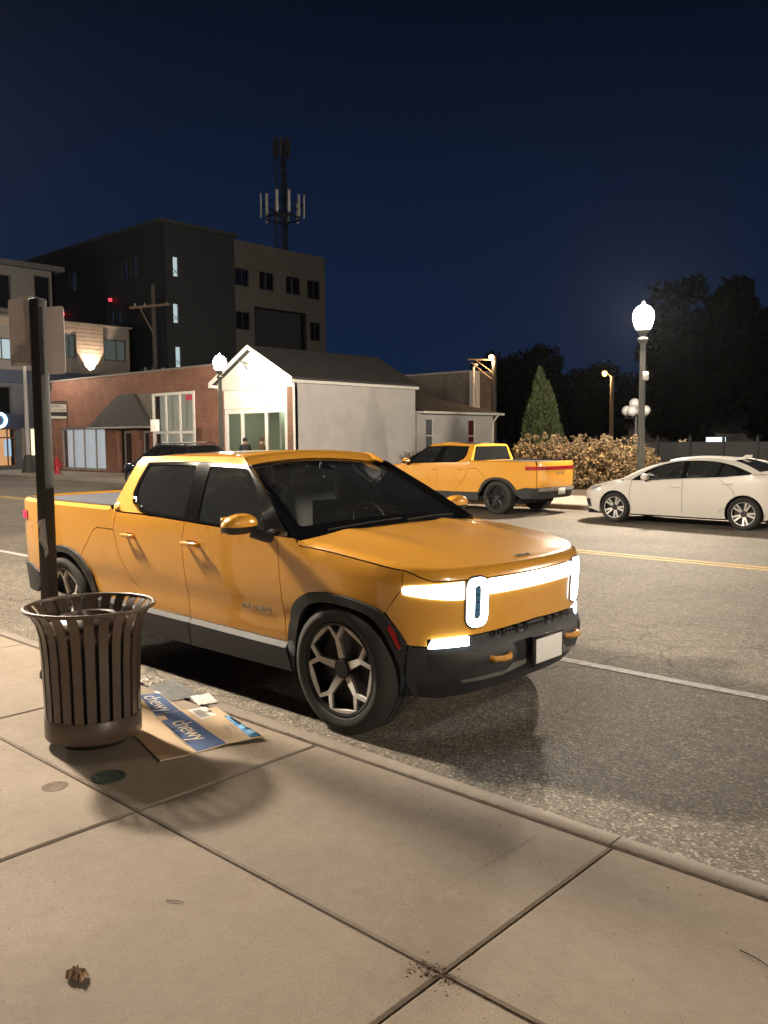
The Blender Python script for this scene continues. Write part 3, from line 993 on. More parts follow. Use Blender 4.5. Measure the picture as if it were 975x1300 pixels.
# ================================================================== brick block behind, with its lit white corner pipe
rb = empty('rear_brick_building', (0, 0, 0))
tag(rb, 'tall plain grey brown brick block rising behind the annexe roof', 'building')
b = MB(); b.b2((-56, 48, 0), (-35.85, 50.5, 6.35)); b.build('wall', M_BRICK3, rb)
b = MB(); b.b2((-56.05, 47.95, 6.352), (-35.8, 50.55, 6.46)); b.build('parapet_coping', pm('light_coping', (.4, .38, .36), .7), rb)
b = MB(); b.b2((-35.848, 47.9, 1), (-35.3, 48.35, 6.4)); b.build('white_corner_post', M_WHITETRIM, rb)

# ================================================================== dark five-storey block
DX, DY, DH = -51.4, 34.0, 16.55
dk = empty('dark_block', (0, 0, 0))
tag(dk, 'five-storey dark clad apartment block with narrow lit stair windows and a pale end section', 'apartment block')
stairs = [(34.62, 35.12, 13.08, 14.45), (34.55, 35.05, 9.9, 11.25), (34.65, 35.15, 6.85, 8.3)]
fn, out = wallX(DX)
b = MB(); b.panel(rect(DY + .006, 39.94, 0, DH), fn, holes=[rect(*s) for s in stairs], step=3, depth=.25, gap=0, out=out)
left_w = [(-57.0, -56.2, 13.4, 14.85), (-55.8, -54.9, 13.45, 14.85), (-64.8, -63.7, 13.5, 14.95), (-58.9, -58.25, 10.3, 11.4), (-57.95, -57.3, 10.3, 11.4), (-52.6, -51.75, 5.6, 6.9), (-53.85, -52.75, 5.6, 7.0), (-54.9, -54.1, 5.6, 7.05)]
fn, out = wallY(DY)
b.panel(rect(-80, DX - .006, 0, DH), fn, holes=[rect(*s) for s in left_w], step=3, depth=.25, gap=0, out=out)
b.build('dark_wall', M_DKWALL, dk)
b = MB(); b.prism([(-80.5, DY - .6, DH), (DX + .4, DY - .6, DH), (DX + .4, 40, DH), (-80.5, 40, DH)], (0, 0, .22)); b.build('roof', pm('dark_roof_edge', (.03, .033, .036), .7), dk)
for s in stairs:
    wd = window(dk, 'X', DX, s[0], s[1], s[2], s[3], fm=M_DKFRAME, gm=G_CLEAR, w=.03, rec=.05, back=E_COOL, bdepth=.35)
    q = MB(); mz = s[2] + .1
    q.tube([(DX - .16, s[0], mz + .55), (DX - .16, s[1], mz + .1)], .02, 4); q.tube([(DX - .16, s[0], mz), (DX - .16, s[1], mz + .45)], .02, 4); q.build('stair_rail', M_DKFRAME, wd)
for i, s in enumerate(left_w):
    window(dk, 'Y', DY, *s, fm=M_DKFRAME, gm=G_CLEAR, w=.05, rec=.06, back=(E_ROOM if i > 4 else E_ROOM2), bdepth=.3)
pale = [(39.96, 41.3, 13.15, 14.45), (42.25, 43.7, 13.1, 14.5), (44.9, 46.4, 13.1, 14.5), (47.15, 48.55, 13.0, 14.5), (39.96, 41.3, 9.95, 11.3), (47.4, 48.55, 9.7, 11.2)]
fn, out = wallX(DX + .003)
b = MB(); b.panel(rect(39.945, 49.1, 0, DH - .1), fn, holes=[rect(*s) for s in pale] + [rect(41.7, 47.2, 7.3, 11.8)], step=3, depth=.25, gap=0, out=out)
f2, o2 = wallY(49.1, True); b.panel(rect(-70, DX, 0, DH - .1), f2, step=5, depth=.2, gap=0, out=o2)
b.build('pale_wall', M_PANELWALL, dk)
b = MB(); b.b2((-80, DY + .3, DH - .6), (DX - .3, 49.0, DH - .15)); b.build('flat_roof', M_ROOFFLAT, dk)
for i, s in enumerate(pale):
    wd = window(dk, 'X', DX, *s, vs=((s[0] + s[1]) / 2,), fm=M_DKFRAME, gm=G_DARK, w=.06, rec=.06, back=M_DKINT)
    if i in (1, 2):
        q = MB(); q.b2((DX - .12, s[0] + .1, s[2] + .02), (DX - .1, s[1] - .2, s[2] + .12)); q.b2((DX - .12, s[0] + .62, s[2]), (DX - .1, s[0] + .7, s[3] - .2)); q.build('lit_strip', emis('window_lit_strip', (1, .95, .85), .16), wd)
b = MB(); b.b2((DX - 1.2, 41.7, 7.3), (DX - .9, 47.2, 11.8)); b.build('balcony_recess', M_DKWALL, dk)
bc = MB(); bc.lathe([(0, -.12), (.12, -.1), (.14, 0), (.12, .1), (0, .13)], (0, 0, 0), 10)
for lab, loc in (('small red beacon on the dark block wall, right of its upper windows', (-58.3, DY - .25, 12.15)), ('tiny red light beside the edge of the grey sign back', (-65.6, DY - .25, 11.85))):
    if bc:
        o = bc.build('red_beacon', E_RED); bc = None; me0 = o.data
    else:
        o = link_mesh('red_beacon', me0, None)
    o.location = loc
    tag(o, lab, 'warning light', 'red beacons on the dark block')

# ================================================================== modern two-storey block on the left
MX = -50.0
mb_ = empty('modern_corner_block', (0, 0, 0))
tag(mb_, 'modern mixed-use block with tan board cladding above a shopfront at the left edge', 'building')
fn, out = wallX(MX)
b = MB(); b.panel(rect(19.2, 30.4, 5.95, 8.95), fn, holes=[rect(21.0, 22.62, 6.5, 7.75), rect(25.4, 26.5, 6.85, 8.3), rect(28.35, 29.95, 6.85, 8.2)], step=2, depth=.25, gap=0, out=out)
f2, o2 = wallY(30.4, True); b.panel(rect(-70, MX, 0, 8.95), f2, step=5, depth=.2, gap=0, out=o2)
f2, o2 = wallY(19.2); b.panel(rect(-70, MX, 0, 8.95), f2, step=5, depth=.2, gap=0, out=o2)
b.build('wall', M_GREYCLAD, mb_)
b = MB()
for z in [6.55 + .24 * i for i in range(10)]:
    b.b2((MX + .003, 26.52, z), (MX + .06, 28.33, z + .215))
    if z > 8.25:
        b.b2((MX + .003, 19.3, z), (MX + .06, 26.515, z + .215))
b.build('board_cladding', pm('tan_boards', (.17, .135, .11), .8, var=.15, vscale=3, bump=.2), mb_)
for s, back in (((21.0, 22.62, 6.5, 7.75), E_COOL), ((25.4, 26.5, 6.85, 8.3), E_ROOM), ((28.35, 29.95, 6.85, 8.2), E_ROOM)):
    window(mb_, 'X', MX, *s, vs=((s[0] + s[1]) / 2 + .12,), fm=M_DKFRAME, gm=G_CLEAR, w=.07, rec=.02, back=back, bdepth=.4)
b = MB(); b.b2((-70, 19.1, 8.952), (MX + .08, 30.4, 9.06)); b.build('parapet_coping', pm('dark_coping', (.12, .11, .1), .6), mb_)
b = MB(); b.b2((MX - 1.0, 19.3, 5.2), (MX - .02, 30.3, 5.94)); b.build('canopy_band', M_NAVY, mb_)
fn, out = wallX(MX - .1)
b = MB(); b.panel(rect(19.3, 30.3, 0, 5.19), fn, holes=[rect(19.6, 22.55, .3, 2.55), rect(20.6, 22.4, 3.35, 5.0)], step=2, depth=.25, gap=0, out=out)
b.build('ground_floor_wall', pm('blue_grey_pier', (.06, .065, .078), .8), mb_)
window(mb_, 'X', MX - .1, 19.6, 22.55, .3, 2.55, vs=(20.5, 21.5, 22.1), hs=(2.0,), fm=pm('brown_shop_frame', (.10, .045, .03), .6), gm=G_CLEAR, w=.08, rec=.05, back=E_SHOP, bdepth=.9)
window(mb_, 'X', MX - .1, 20.6, 22.4, 3.35, 5.0, vs=(21.6,), fm=M_DKFRAME, gm=G_DARK, w=.08, rec=.05, back=M_DKINT)
b = MB(); b.b2((MX - .09, 19.4, 2.58), (MX + .1, 23.0, 3.3)); b.build('shop_fascia', M_NAVY, mb_)
b = MB(); b.b2((MX - .095, 22.9, 0.1), (MX - .02, 24.9, 2.6)); b.build('stone_pier', pm('warm_stone', (.16, .14, .125), .8, var=.2, vscale=2), mb_)
b = MB(); b.b2((MX - .018, 23.45, .95), (MX + .0, 24.1, 2.5)); b.build('lit_panel', E_PANEL, mb_)
b = MB(); b.b2((MX - .3, 21.95, .9), (MX - .28, 22.35, 1.9)); b.build('lit_poster', E_SCREEN, mb_)
ns = text('D', 1.35, frame_matrix((MX + .14, 21.55, 2.95), (0, 1, 0), (0, 0, 1)), E_NEON, None, name='neon_sign', extr=.03)
tag(ns, 'glowing blue white neon letter above the shopfront at the left edge', 'neon sign')
# setback third storey
b = MB(); fn, out = wallX(MX - .6)
b.panel(rect(18, 25.6, 9.06, 12.0), fn, holes=[rect(21.2, 22.9, 9.5, 11.5), rect(24.3, 25.3, 9.5, 11.7)], step=2, depth=.2, gap=0, out=out)
f2, o2 = wallY(25.6, True); b.panel(rect(-70, MX - .6, 9.06, 12.0), f2, step=5, depth=.2, gap=0, out=o2)
b.build('setback_wall', M_PANELWALL, mb_)
b = MB(); b.b2((-70, 17.6, 12.003), (MX - .1, 26.0, 12.3)); b.build('setback_roof', pm('dark_roof_edge2', (.035, .036, .04), .7), mb_)
window(mb_, 'X', MX - .6, 21.2, 22.9, 9.5, 11.5, fm=M_DKFRAME, gm=G_DARK, w=.07, back=M_DKINT)
window(mb_, 'X', MX - .6, 24.3, 25.3, 9.5, 11.7, fm=M_DKFRAME, gm=G_DARK, w=.07, back=M_DKINT)
# uplight
ws = empty('wall_uplight', (MX + .22, 27.42, 5.92))
tag(ws, 'wall uplight throwing a bright warm cone up the tan cladding', 'wall light')
b = MB(); b.lathe([(0, -.1), (.09, -.1), (.13, .08), (.13, .1), (.1, .1), (.09, .06)], n=14); b.build('lamp_housing', M_DKFRAME, ws)
b = MB(); b.lathe([(0, .062), (.088, .062)], n=14); b.build('lamp_lens', E_SCONCE, ws)
ld = bpy.data.lights.new('uplight_beam', 'SPOT'); ld.energy = 4200; ld.color = (1, .74, .5); ld.spot_size = math.radians(74); ld.spot_blend = .25; ld.shadow_soft_size = .06
lo = bpy.data.objects.new('uplight_beam', ld); COL.objects.link(lo); lo.parent = ws; lo.location = (0, 0, .09); lo.rotation_euler = (0, math.radians(180 - 12), 0)

# ================================================================== mast
tw = empty('antenna_mast', (-64.2, 55.8, 0))
tag(tw, 'tall dark antenna mast with a ring of pale panel antennas above the rooftops', 'mast')
b = MB()
MS = pm('mast_steel', (.035, .036, .04), .7)
legs = [[Vector((r_ * math.cos(2 * PI * k / 3), r_ * math.sin(2 * PI * k / 3), z_)) for z_, r_ in ((0, 1.0), (26, .62), (30.5, .5))] for k in range(3)]
for lg in legs:
    b.tube(lg, .06, 6)
for i in range(26):
    z0 = 1.15 * i; z1 = z0 + 1.15
    for k in range(3):
        at_ = lambda q, z: legs[q % 3][0].lerp(legs[q % 3][1], z / 26) if z < 26 else legs[q % 3][1].lerp(legs[q % 3][2], (z - 26) / 4.5)
        b.tube([at_(k, z0), at_(k + 1, z1)], .028, 4, cap=False); b.tube([at_(k + 1, z0), at_(k, z1)], .028, 4, cap=False)
b.tube([(0, 0, 0), (0, 0, 30.5)], .10, 6)
b.build('lattice', MS, tw)
b = MB(); b.lathe([(1.6, 22.9), (1.66, 22.95), (1.66, 23.05), (1.6, 23.1)], n=16, close=True); b.lathe([(1.9, 24.2), (2.0, 24.25), (1.9, 24.3)], n=16, close=True)
for k in range(6):
    b.tube([(0, 0, 23.0), (1.95 * math.cos(k * PI / 3), 1.95 * math.sin(k * PI / 3), 24.2)], .05, 4)
if 1:
    b.build('platform_ring', pm('mast_steel2', (.03, .03, .032), .7), tw)
pa = None
for k in range(12):
    a = 2 * PI * k / 12 + .1
    b = MB(); b.box((2.15 * math.cos(a), 2.15 * math.sin(a), 23.9 + (.25 if k % 3 else 0)), (.12, .26, 2.0), rz=a, bevel=.03)
    b.build('panel_antenna', emis('faint_panel_sheen', (.30, .36, .42), .11) if False else pm('pale_antenna', (.8, .8, .8), .5), tw)
b = MB()
for k in range(8):
    a = 2 * PI * k / 8
    b.box((.75 * math.cos(a), .75 * math.sin(a), 29.6), (.14, .25, 1.6), rz=a)
b.build('top_antenna_cluster', pm('dark_antenna', (.05, .05, .055), .7), tw)

# ================================================================== far woods closing the horizon
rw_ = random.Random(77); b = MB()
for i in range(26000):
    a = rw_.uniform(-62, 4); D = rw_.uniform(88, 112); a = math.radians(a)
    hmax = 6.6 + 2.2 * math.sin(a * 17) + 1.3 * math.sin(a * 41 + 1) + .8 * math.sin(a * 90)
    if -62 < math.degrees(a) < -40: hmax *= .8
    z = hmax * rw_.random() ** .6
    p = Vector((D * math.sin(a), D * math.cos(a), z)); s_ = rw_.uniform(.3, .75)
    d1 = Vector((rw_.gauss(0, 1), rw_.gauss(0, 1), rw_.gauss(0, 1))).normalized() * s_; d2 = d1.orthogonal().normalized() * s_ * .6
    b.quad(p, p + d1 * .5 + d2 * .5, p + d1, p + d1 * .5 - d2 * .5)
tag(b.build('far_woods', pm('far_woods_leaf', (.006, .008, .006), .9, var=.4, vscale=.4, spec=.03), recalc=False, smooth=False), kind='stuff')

# ================================================================== dark house and fence far right
dh = empty('dark_house', (-27.2, 64.6, 0), rz=math.radians(22))
tag(dh, 'unlit gabled house with a single warm lit window far behind the white sedan', 'house')
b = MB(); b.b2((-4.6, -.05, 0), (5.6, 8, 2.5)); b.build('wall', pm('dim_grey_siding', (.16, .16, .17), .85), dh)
b = MB(); b.prism([(-5.0, -.5, 2.45), (-5.0, 8.5, 2.45), (-5.0, 4, 5.1)], (8.2, 0, 0)); b.build('roof', pm('dim_roof', (.045, .043, .042), .9), dh)
b = MB(); b.b2((3.21, 1.0, 2.4), (5.0, 7, 3.9)); b.build('dormer_wall', pm('dim_dormer', (.13, .13, .14), .85), dh)
wd = window(dh, 'Y', -.05, -.95, .0, .85, 1.72, vs=(-.48,), hs=(1.2,), fm=M_DKFRAME, gm=G_CLEAR, w=.06, rec=-.06, t=.05, back=E_HOUSEWIN, bdepth=.05)
b = MB(); b.b2((-.2, .5, 4.8), (.3, 1.0, 5.5)); b.build('chimney', M_BRICK3, dh)
gg = empty('pale_garage', (-21.0, 60.5, 0), rz=math.radians(22))
tag(gg, 'low pale garage at the right edge beside the dark house', 'garage')
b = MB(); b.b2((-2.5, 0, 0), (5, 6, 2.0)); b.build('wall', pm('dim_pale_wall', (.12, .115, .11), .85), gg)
b = MB(); b.prism([(-2.7, -.3, 2.003), (-2.7, 6.3, 2.003), (-2.7, 3, 3.2)], (7.9, 0, 0)); b.build('roof', pm('dim_roof', (.045, .043, .042), .9), gg)
sgn = empty('lit_sign', (-23.0, 58.9, 1.5), rz=math.radians(22))
tag(sgn, 'small bright white lit sign on the garage corner at far right', 'sign')
b = MB(); b.box((0, 0, 0), (1.35, .12, .55)); b.build('sign_box', M_DKFRAME, sgn)
b = MB(); b.box((0, -.065, 0), (1.25, .01, .47)); b.build('sign_face', E_SIGNW, sgn)
fe = empty('white_fence', (-27.0, 49.5, 0))
tag(fe, 'low white board fence behind the dried shrubs', 'fence')
for k in range(7):
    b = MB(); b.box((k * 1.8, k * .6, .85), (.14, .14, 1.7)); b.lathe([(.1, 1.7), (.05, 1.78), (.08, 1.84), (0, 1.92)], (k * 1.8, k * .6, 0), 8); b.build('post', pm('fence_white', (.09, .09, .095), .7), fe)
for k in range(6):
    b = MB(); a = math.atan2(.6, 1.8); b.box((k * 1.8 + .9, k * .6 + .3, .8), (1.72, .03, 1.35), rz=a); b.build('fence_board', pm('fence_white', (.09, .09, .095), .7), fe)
# ================================================================== lamps and poles
M_POLE = pm('dark_green_grey_pole', (.062, .066, .064), .5, var=.12, vscale=4)
M_WOOD = pm('weathered_wood_pole', (.16, .115, .075), .9, var=.25, vscale=5, bump=.4, bscale=20)
M_DKPOLE = pm('black_signpost', (.016, .017, .018), .55, var=.2, vscale=12, bump=.1)
M_SIGNBACK = pm('bare_aluminium_sign_back', (.72, .66, .66), .55, var=.08, vscale=5, metal=.15)


def acorn_lamp(loc, label, mat=M_POLE, globe=E_LAMP, box=False):
    t = empty('street_lamp', loc)
    tag(t, label, 'street lamp', 'acorn street lamps along the street')
    b = MB(); b.lathe([(0, 0), (.23, 0), (.23, .08), (.19, .12), (.17, .5), (.14, .62), (.15, .66), (.11, .74), (.10, .82)], n=16); b.build('base', mat, t)
    b = MB()
    n = 16
    prof = [(.092, .8), (.068, 4.0)]
    for k in range(n):   # fluted shaft
        pass
    rings = []
    for r, z in prof:
        rings.append([b.bm.verts.new((r * (1 if q % 2 else .9) * math.cos(2 * PI * q / 32), r * (1 if q % 2 else .9) * math.sin(2 * PI * q / 32), z)) for q in range(32)])
    for q in range(32):
        b.bm.faces.new((rings[0][q], rings[0][(q + 1) % 32], rings[1][(q + 1) % 32], rings[1][q]))
    b.build('shaft', mat, t)
    b = MB(); b.lathe([(.068, 4.0), (.10, 4.04), (.13, 4.12), (.10, 4.16), (.075, 4.2), (.09, 4.24), (.15, 4.32), (.16, 4.36), (0, 4.36)], n=16); b.build('collar', mat, t)
    b = MB(); b.lathe([(.15, 4.363), (.20, 4.45), (.243, 4.60), (.25, 4.70), (.225, 4.80), (.165, 4.88), (.10, 4.93), (0, 4.96)], n=20); g = b.build('globe', globe, t)
    b = MB(); b.lathe([(.05, 4.955), (.055, 4.98), (.02, 5.0), (.035, 5.03), (0, 5.08)], n=10); b.build('finial', M_SILVER, t)
    if box:
        b = MB(); b.box((.1, -.02, 3.2), (.12, .14, .22), bevel=.03); b.build('outlet_box', pm('pale_box', (.5, .5, .5), .6), t)
    return t


acorn_lamp((-9.86, 20.4, .13), 'lit acorn street lamp behind the white sedan, with a pale box on its shaft', box=True, globe=E_LAMP_HIGH)
acorn_lamp((-27.45, 20.5, .13), 'lit acorn street lamp in front of the white gabled house', globe=E_LAMP_LOW)
acorn_lamp((-9.5, 2.72, .13), 'lit acorn street lamp on the near sidewalk past the trash can, out of frame left')
acorn_lamp((8.0, 2.72, .13), 'lit acorn street lamp on the near sidewalk, out of frame right', globe=E_LAMP_MID)
acorn_lamp((7.6, 20.4, .13), 'lit acorn street lamp on the far sidewalk, out of frame right', globe=E_LAMP_HIGH)

acorn_lamp((-26.9, 2.72, .13), 'lit acorn street lamp added as unseen fill, far down the near sidewalk at left', globe=E_LAMP_HIGH)  # extra lamp beyond the view, added to lift the shadows from the left
acorn_lamp((25.4, 2.72, .13), 'lit acorn street lamp added as unseen fill, near sidewalk behind camera at right', globe=E_LAMP_HIGH)  # extra lamp out of view, added as soft fill from the right

# tall pale lamp post beside the corner block (its head is behind the sign)
t = empty('tall_lamp_post', (-44.35, 20.6, .13))
tag(t, 'slim tall pale lamp post with a dark flared base near the red hydrant', 'lamp post')
b = MB(); b.lathe([(0, 0), (.36, 0), (.36, .12), (.30, .2), (.24, .75), (.17, .9), (.13, .95)], n=14); b.build('base', pm('dark_post_base', (.05, .055, .055), .6), t)
b = MB(); b.lathe([(.11, .9), (.085, 6.2), (0, 6.22)], n=12); b.build('shaft', pm('pale_post', (.50, .50, .50), .6), t)
b = MB(); b.lathe([(.12, 6.22), (.2, 6.4), (.2, 6.6), (.1, 6.75), (0, 6.8)], n=14); b.build('globe', emis('tall_lamp_globe', (1, .85, .68), 420.0), t)

# wooden pole with yard light
t = empty('wood_light_pole', (-27.84, 53.15, 0))
tag(t, 'lone wooden pole carrying a glowing orange yard light', 'light pole')
b = MB(); b.tube([(0, 0, 0), (0, 0, 5.9)], [.16, .13], 10); b.build('pole', M_WOOD, t)
b = MB(); b.tube([(0, 0, 5.75), (-.2, -.1, 6.0), (-.38, -.2, 6.1)], .03, 6); b.build('arm', M_DKPOLE, t)
b = MB(); b.lathe([(0, .18), (.14, .15), (.17, 0), (.10, -.16), (0, -.2)], (-.45, -.22, 6.06), 12); b.build('lamp', E_SODIUM, t)

def lamp_light(parent, loc, energy, col):
    d = bpy.data.lights.new('lamp_light', 'POINT'); d.energy = energy; d.color = col; d.shadow_soft_size = .12
    o = bpy.data.objects.new('lamp_light', d); COL.objects.link(o); o.parent = parent; o.location = loc


lamp_light(t, (-.45, -.22, 5.72), 420, (1, .55, .22))

# utility pole with floodlight behind the annexe
t = empty('utility_pole', (-27.66, 39.23, 0))
tag(t, 'dark utility pole with braced crossarm and a warm floodlight behind the annexe', 'utility pole')
b = MB(); b.tube([(0, 0, 0), (0, 0, 6.3)], [.15, .12], 10); b.build('pole', pm('dark_wood_pole', (.06, .052, .045), .9), t)
b = MB(); b.tube([(0, .05, 6.1), (-1.3, -.7, 6.15)], .05, 6); b.tube([(0, .05, 4.9), (-1.1, -.6, 5.95)], .035, 6); b.tube([(0, .05, 5.3), (-.9, -.5, 6.1)], .03, 6); b.build('crossarm', M_WOOD, t)
b = MB(); b.lathe([(0, .15), (.13, .1), (.15, 0), (.1, -.1), (0, -.13)], (-.06, -.2, 6.22), 12); b.build('floodlight', emis('floodlight_glow', (1.0, .55, .22), 7.0), t)
lamp_light(t, (-.06, -.2, 5.95), 260, (1, .6, .28))
t = empty('service_mast', (-28.9, 39.0, 0))
tag(t, 'pale lit conduit mast left of the braced utility pole', 'mast')
b = MB(); b.tube([(0, 0, 0), (0, 0, 5.7), (.1, .05, 5.9), (.2, .1, 5.85)], .07, 8); b.build('conduit', pm('pale_conduit', (.55, .5, .42), .6), t)

t = empty('telegraph_pole', (-50.4, 32.4, 0))
tag(t, 'dark telegraph pole with a single braced crossarm behind the brick shop', 'telegraph pole')
b = MB(); b.tube([(0, 0, 0), (-.1, 0, 12.1)], [.2, .15], 10); b.build('pole', pm('dark_wood_pole', (.06, .052, .045), .9), t)
b = MB(); b.tube([(.7, .8, 10.85), (-.95, -1.3, 10.55)], .09, 6); b.build('crossarm', M_WOOD, t)
b = MB(); b.tube([(.02, 0, 8.7), (-.55, -.75, 10.55)], .05, 6); b.build('brace', M_WOOD, t)
b = MB()
for k in (-.8, -.4, .5):
    b.lathe([(.05, 0), (.07, .06), (.05, .12), (.03, .18), (0, .2)], (k * .95 + .02, k * 1.25, 10.78 + k * .12), 8)
b.build('insulator', M_GREYFRAME, t)

# post with the cluster of opal globes
t = empty('globe_cluster_lamp', (-13.2, 26.9, .12))
tag(t, 'unlit lamp post with a cluster of white opal globes behind the street lamp shaft', 'lamp post')
b = MB(); b.lathe([(0, 0), (.14, 0), (.1, .2), (.05, .35), (.04, 2.6), (0, 2.62)], n=10); b.tube([(-.36, -.05, 2.35), (0, 0, 2.25), (.36, .05, 2.35)], .025, 6); b.tube([(.02, -.3, 2.35), (0, 0, 2.25), (-.02, .3, 2.35)], .025, 6); b.build('post', M_DKPOLE, t)
g0 = None
for p_ in ((-.30, -.05, 2.56), (.30, .05, 2.56), (.0, -.28, 2.54), (-.05, .26, 2.58), (-.06, 0, 2.8)):
    if g0 is None:
        b = MB(); b.lathe([(.175 * math.sin(PI * k / 10), -.175 * math.cos(PI * k / 10)) for k in range(11)], n=16)
        o = b.build('globe', pm('opal_globe', (.26, .26, .26), .4), t); g0 = o.data
    else:
        o = link_mesh('globe', g0, None, t)
    o.location = p_

# near sign post
t = empty('sign_post', (-5.81, 2.81, .13))
tag(t, 'dark square sign post at the kerb with two pale sign backs, behind the trash can', 'sign post')
b = MB(); b.box((0, 0, 1.33), (.088, .088, 2.66), rz=.35, bevel=.012, seg=2); po = b.build('post', M_DKPOLE, t)
b = MB(); b.lathe([(.09, 0), (.09, .03), (.075, .06), (.0, .06)], n=14); b.build('base_collar', M_DKPOLE, t)
q = MB(); vx = Vector((math.cos(.35), math.sin(.35), 0)); vn = Vector((math.sin(.35), -math.cos(.35), 0))
pts = [(-.045, 1.12), (.03, 1.14), (.038, 1.02), (.05, .9), (.022, .86), (.012, .93), (-.03, .98), (-.02, 1.06)]
q.prism([vx * a + vn * .045 + Vector((0, 0, z)) for a, z in pts], vn * .0015); q.build('torn_sticker', pm('torn_paper', (.42, .42, .42), .8, var=.3, vscale=30), po)


def sign_plate(c, az, w_, h_, r_, name):
    pl = fillet([(-w_ / 2, -h_ / 2), (w_ / 2, -h_ / 2), (w_ / 2, h_ / 2), (-w_ / 2, h_ / 2)], r_, 5)
    d = Vector((math.cos(az), math.sin(az), 0)); nn = Vector((-d.y, d.x, 0))
    b = MB(); b.prism([Vector(c) + d * a + Vector((0, 0, z)) for a, z in pl], nn * .004)
    return b.build(name, M_SIGNBACK, t)


# both plates stand nearly edge-on to the camera
sp1 = sign_plate((-.13, -.06, 2.44), math.radians(14), .26, .47, .035, 'sign_plate')
sp2 = sign_plate((.125, .055, 2.37), math.radians(24), .15, .46, .03, 'sign_plate')
q = MB(); q.prism([Vector((-.115 + a * .97, -.062 + a * .24, z)) for a, z in ((-.11, 2.23), (.08, 2.22), (.085, 2.36), (.03, 2.37), (.02, 2.345), (-.05, 2.34), (-.06, 2.30), (-.10, 2.28))], (.004, -.006, 0)); q.build('sticker_remnant', pm('faded_sticker', (.33, .31, .30), .8, var=.3, vscale=40), sp1)

# small white regulation sign on a post by the far kerb
t = empty('kerbside_sign', (-31.75, 20.3, .13))
tag(t, 'small white kerbside sign on a thin post before the brick shop window', 'sign')
b = MB(); b.tube([(0, 0, 0), (0, 0, 2.5)], .03, 6); b.build('post', M_GREYFRAME, t)
b = MB(); b.box((0.02, -.04, 2.29), (.42, .012, .5), rz=.5, bevel=.004); b.build('sign_plate', M_PLATE, t)

# fire hydrant
t = empty('fire_hydrant', (-41.5, 20.75, .13))
tag(t, 'red fire hydrant on the far sidewalk in front of the brick shop', 'fire hydrant')
MR = pm('hydrant_red', (.50, .02, .03), .4, coat=.4)
b = MB(); b.lathe([(0, 0), (.19, 0), (.19, .05), (.13, .07), (.125, .55), (.16, .57), (.16, .62), (.13, .66), (.09, .76), (.04, .80), (.035, .85), (0, .85)], n=14); b.build('barrel', MR, t)
b = MB()
for a in (0, PI / 2, PI):
    b.lathe([(.075, 0), (.075, .2), (.05, .2), (.05, .24), (0, .24)], (0, 0, .45), 8, M=Matrix.Rotation(a, 3, 'Z') @ Matrix.Rotation(PI / 2, 3, 'Y'))
b.build('outlet_cap', MR, t)

# ================================================================== planting
M_CON = mat_leaf('arborvitae_green', (.011, .017, .004), (.019, .028, .007), (.030, .038, .010), 1.6)
M_BLOOM = mat_leaf('dried_blooms', (.07, .045, .024), (.13, .09, .048), (.20, .15, .088), 2.0)
M_BROWNLEAF = mat_leaf('brown_leaves', (.12, .07, .03), (.20, .12, .05), (.10, .09, .04), 3.0)
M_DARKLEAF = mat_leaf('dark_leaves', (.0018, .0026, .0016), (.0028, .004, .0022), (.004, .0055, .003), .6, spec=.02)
M_BARK = pm('bark', (.07, .055, .04), .95, var=.3, vscale=8, bump=.6, bscale=25)


def leafquad(bm, p, d, s, ws, rnd):
    d = d.normalized(); a = d.orthogonal().normalized()
    a = (Matrix.Rotation(rnd.uniform(0, 2 * PI), 3, d) @ a)
    vs = [bm.verts.new(p + a * (-ws)), bm.verts.new(p + d * s * .5 + a * ws * .1 - a * ws), bm.verts.new(p + d * s), bm.verts.new(p + a * ws)]
    bm.faces.new(vs)


def conifer(loc, H, R0, n, seed, label):
    t = empty('arborvitae_tree', loc)
    tag(t, label, 'tree', 'arborvitae behind the shrubs')
    rnd = random.Random(seed)
    b = MB(); b.tube([(0, 0, 0), (0, 0, H * .9)], [.09, .02], 8); b.build('trunk', M_BARK, t)
    b = MB()
    for i in range(n):
        z = H * (1 - rnd.random() ** .62)
        z = max(.12, z)
        rel = z / H
        rm = R0 * (1.0 if rel < .2 else (1 - ((rel - .2) / .8) ** 1.9))
        rm *= .82 + .22 * math.sin(7 * rel + seed) * math.sin(3.1 * i)
        a = rnd.uniform(0, 2 * PI)
        r = max(.02, rm) * (1 - .45 * rnd.random() ** 2.2)
        p = Vector((r * math.cos(a), r * math.sin(a), z))
        d = Vector((math.cos(a) * .45, math.sin(a) * .45, 1 + rnd.uniform(-.3, .3))) + Vector((rnd.uniform(-.3, .3), rnd.uniform(-.3, .3), 0))
        leafquad(b.bm, p, d, rnd.uniform(.06, .14), rnd.uniform(.012, .028), rnd)
    b.build('crown', M_CON, t, recalc=False, smooth=False)
    return t


conifer((-16.06, 25.5, .1), 4.1, .70, 19000, 1, 'tall pointed arborvitae, the taller one, behind the dried shrubs')
conifer((-15.88, 25.66, .1), 3.62, .68, 15000, 5, 'shorter arborvitae grown against the right side of the taller one')


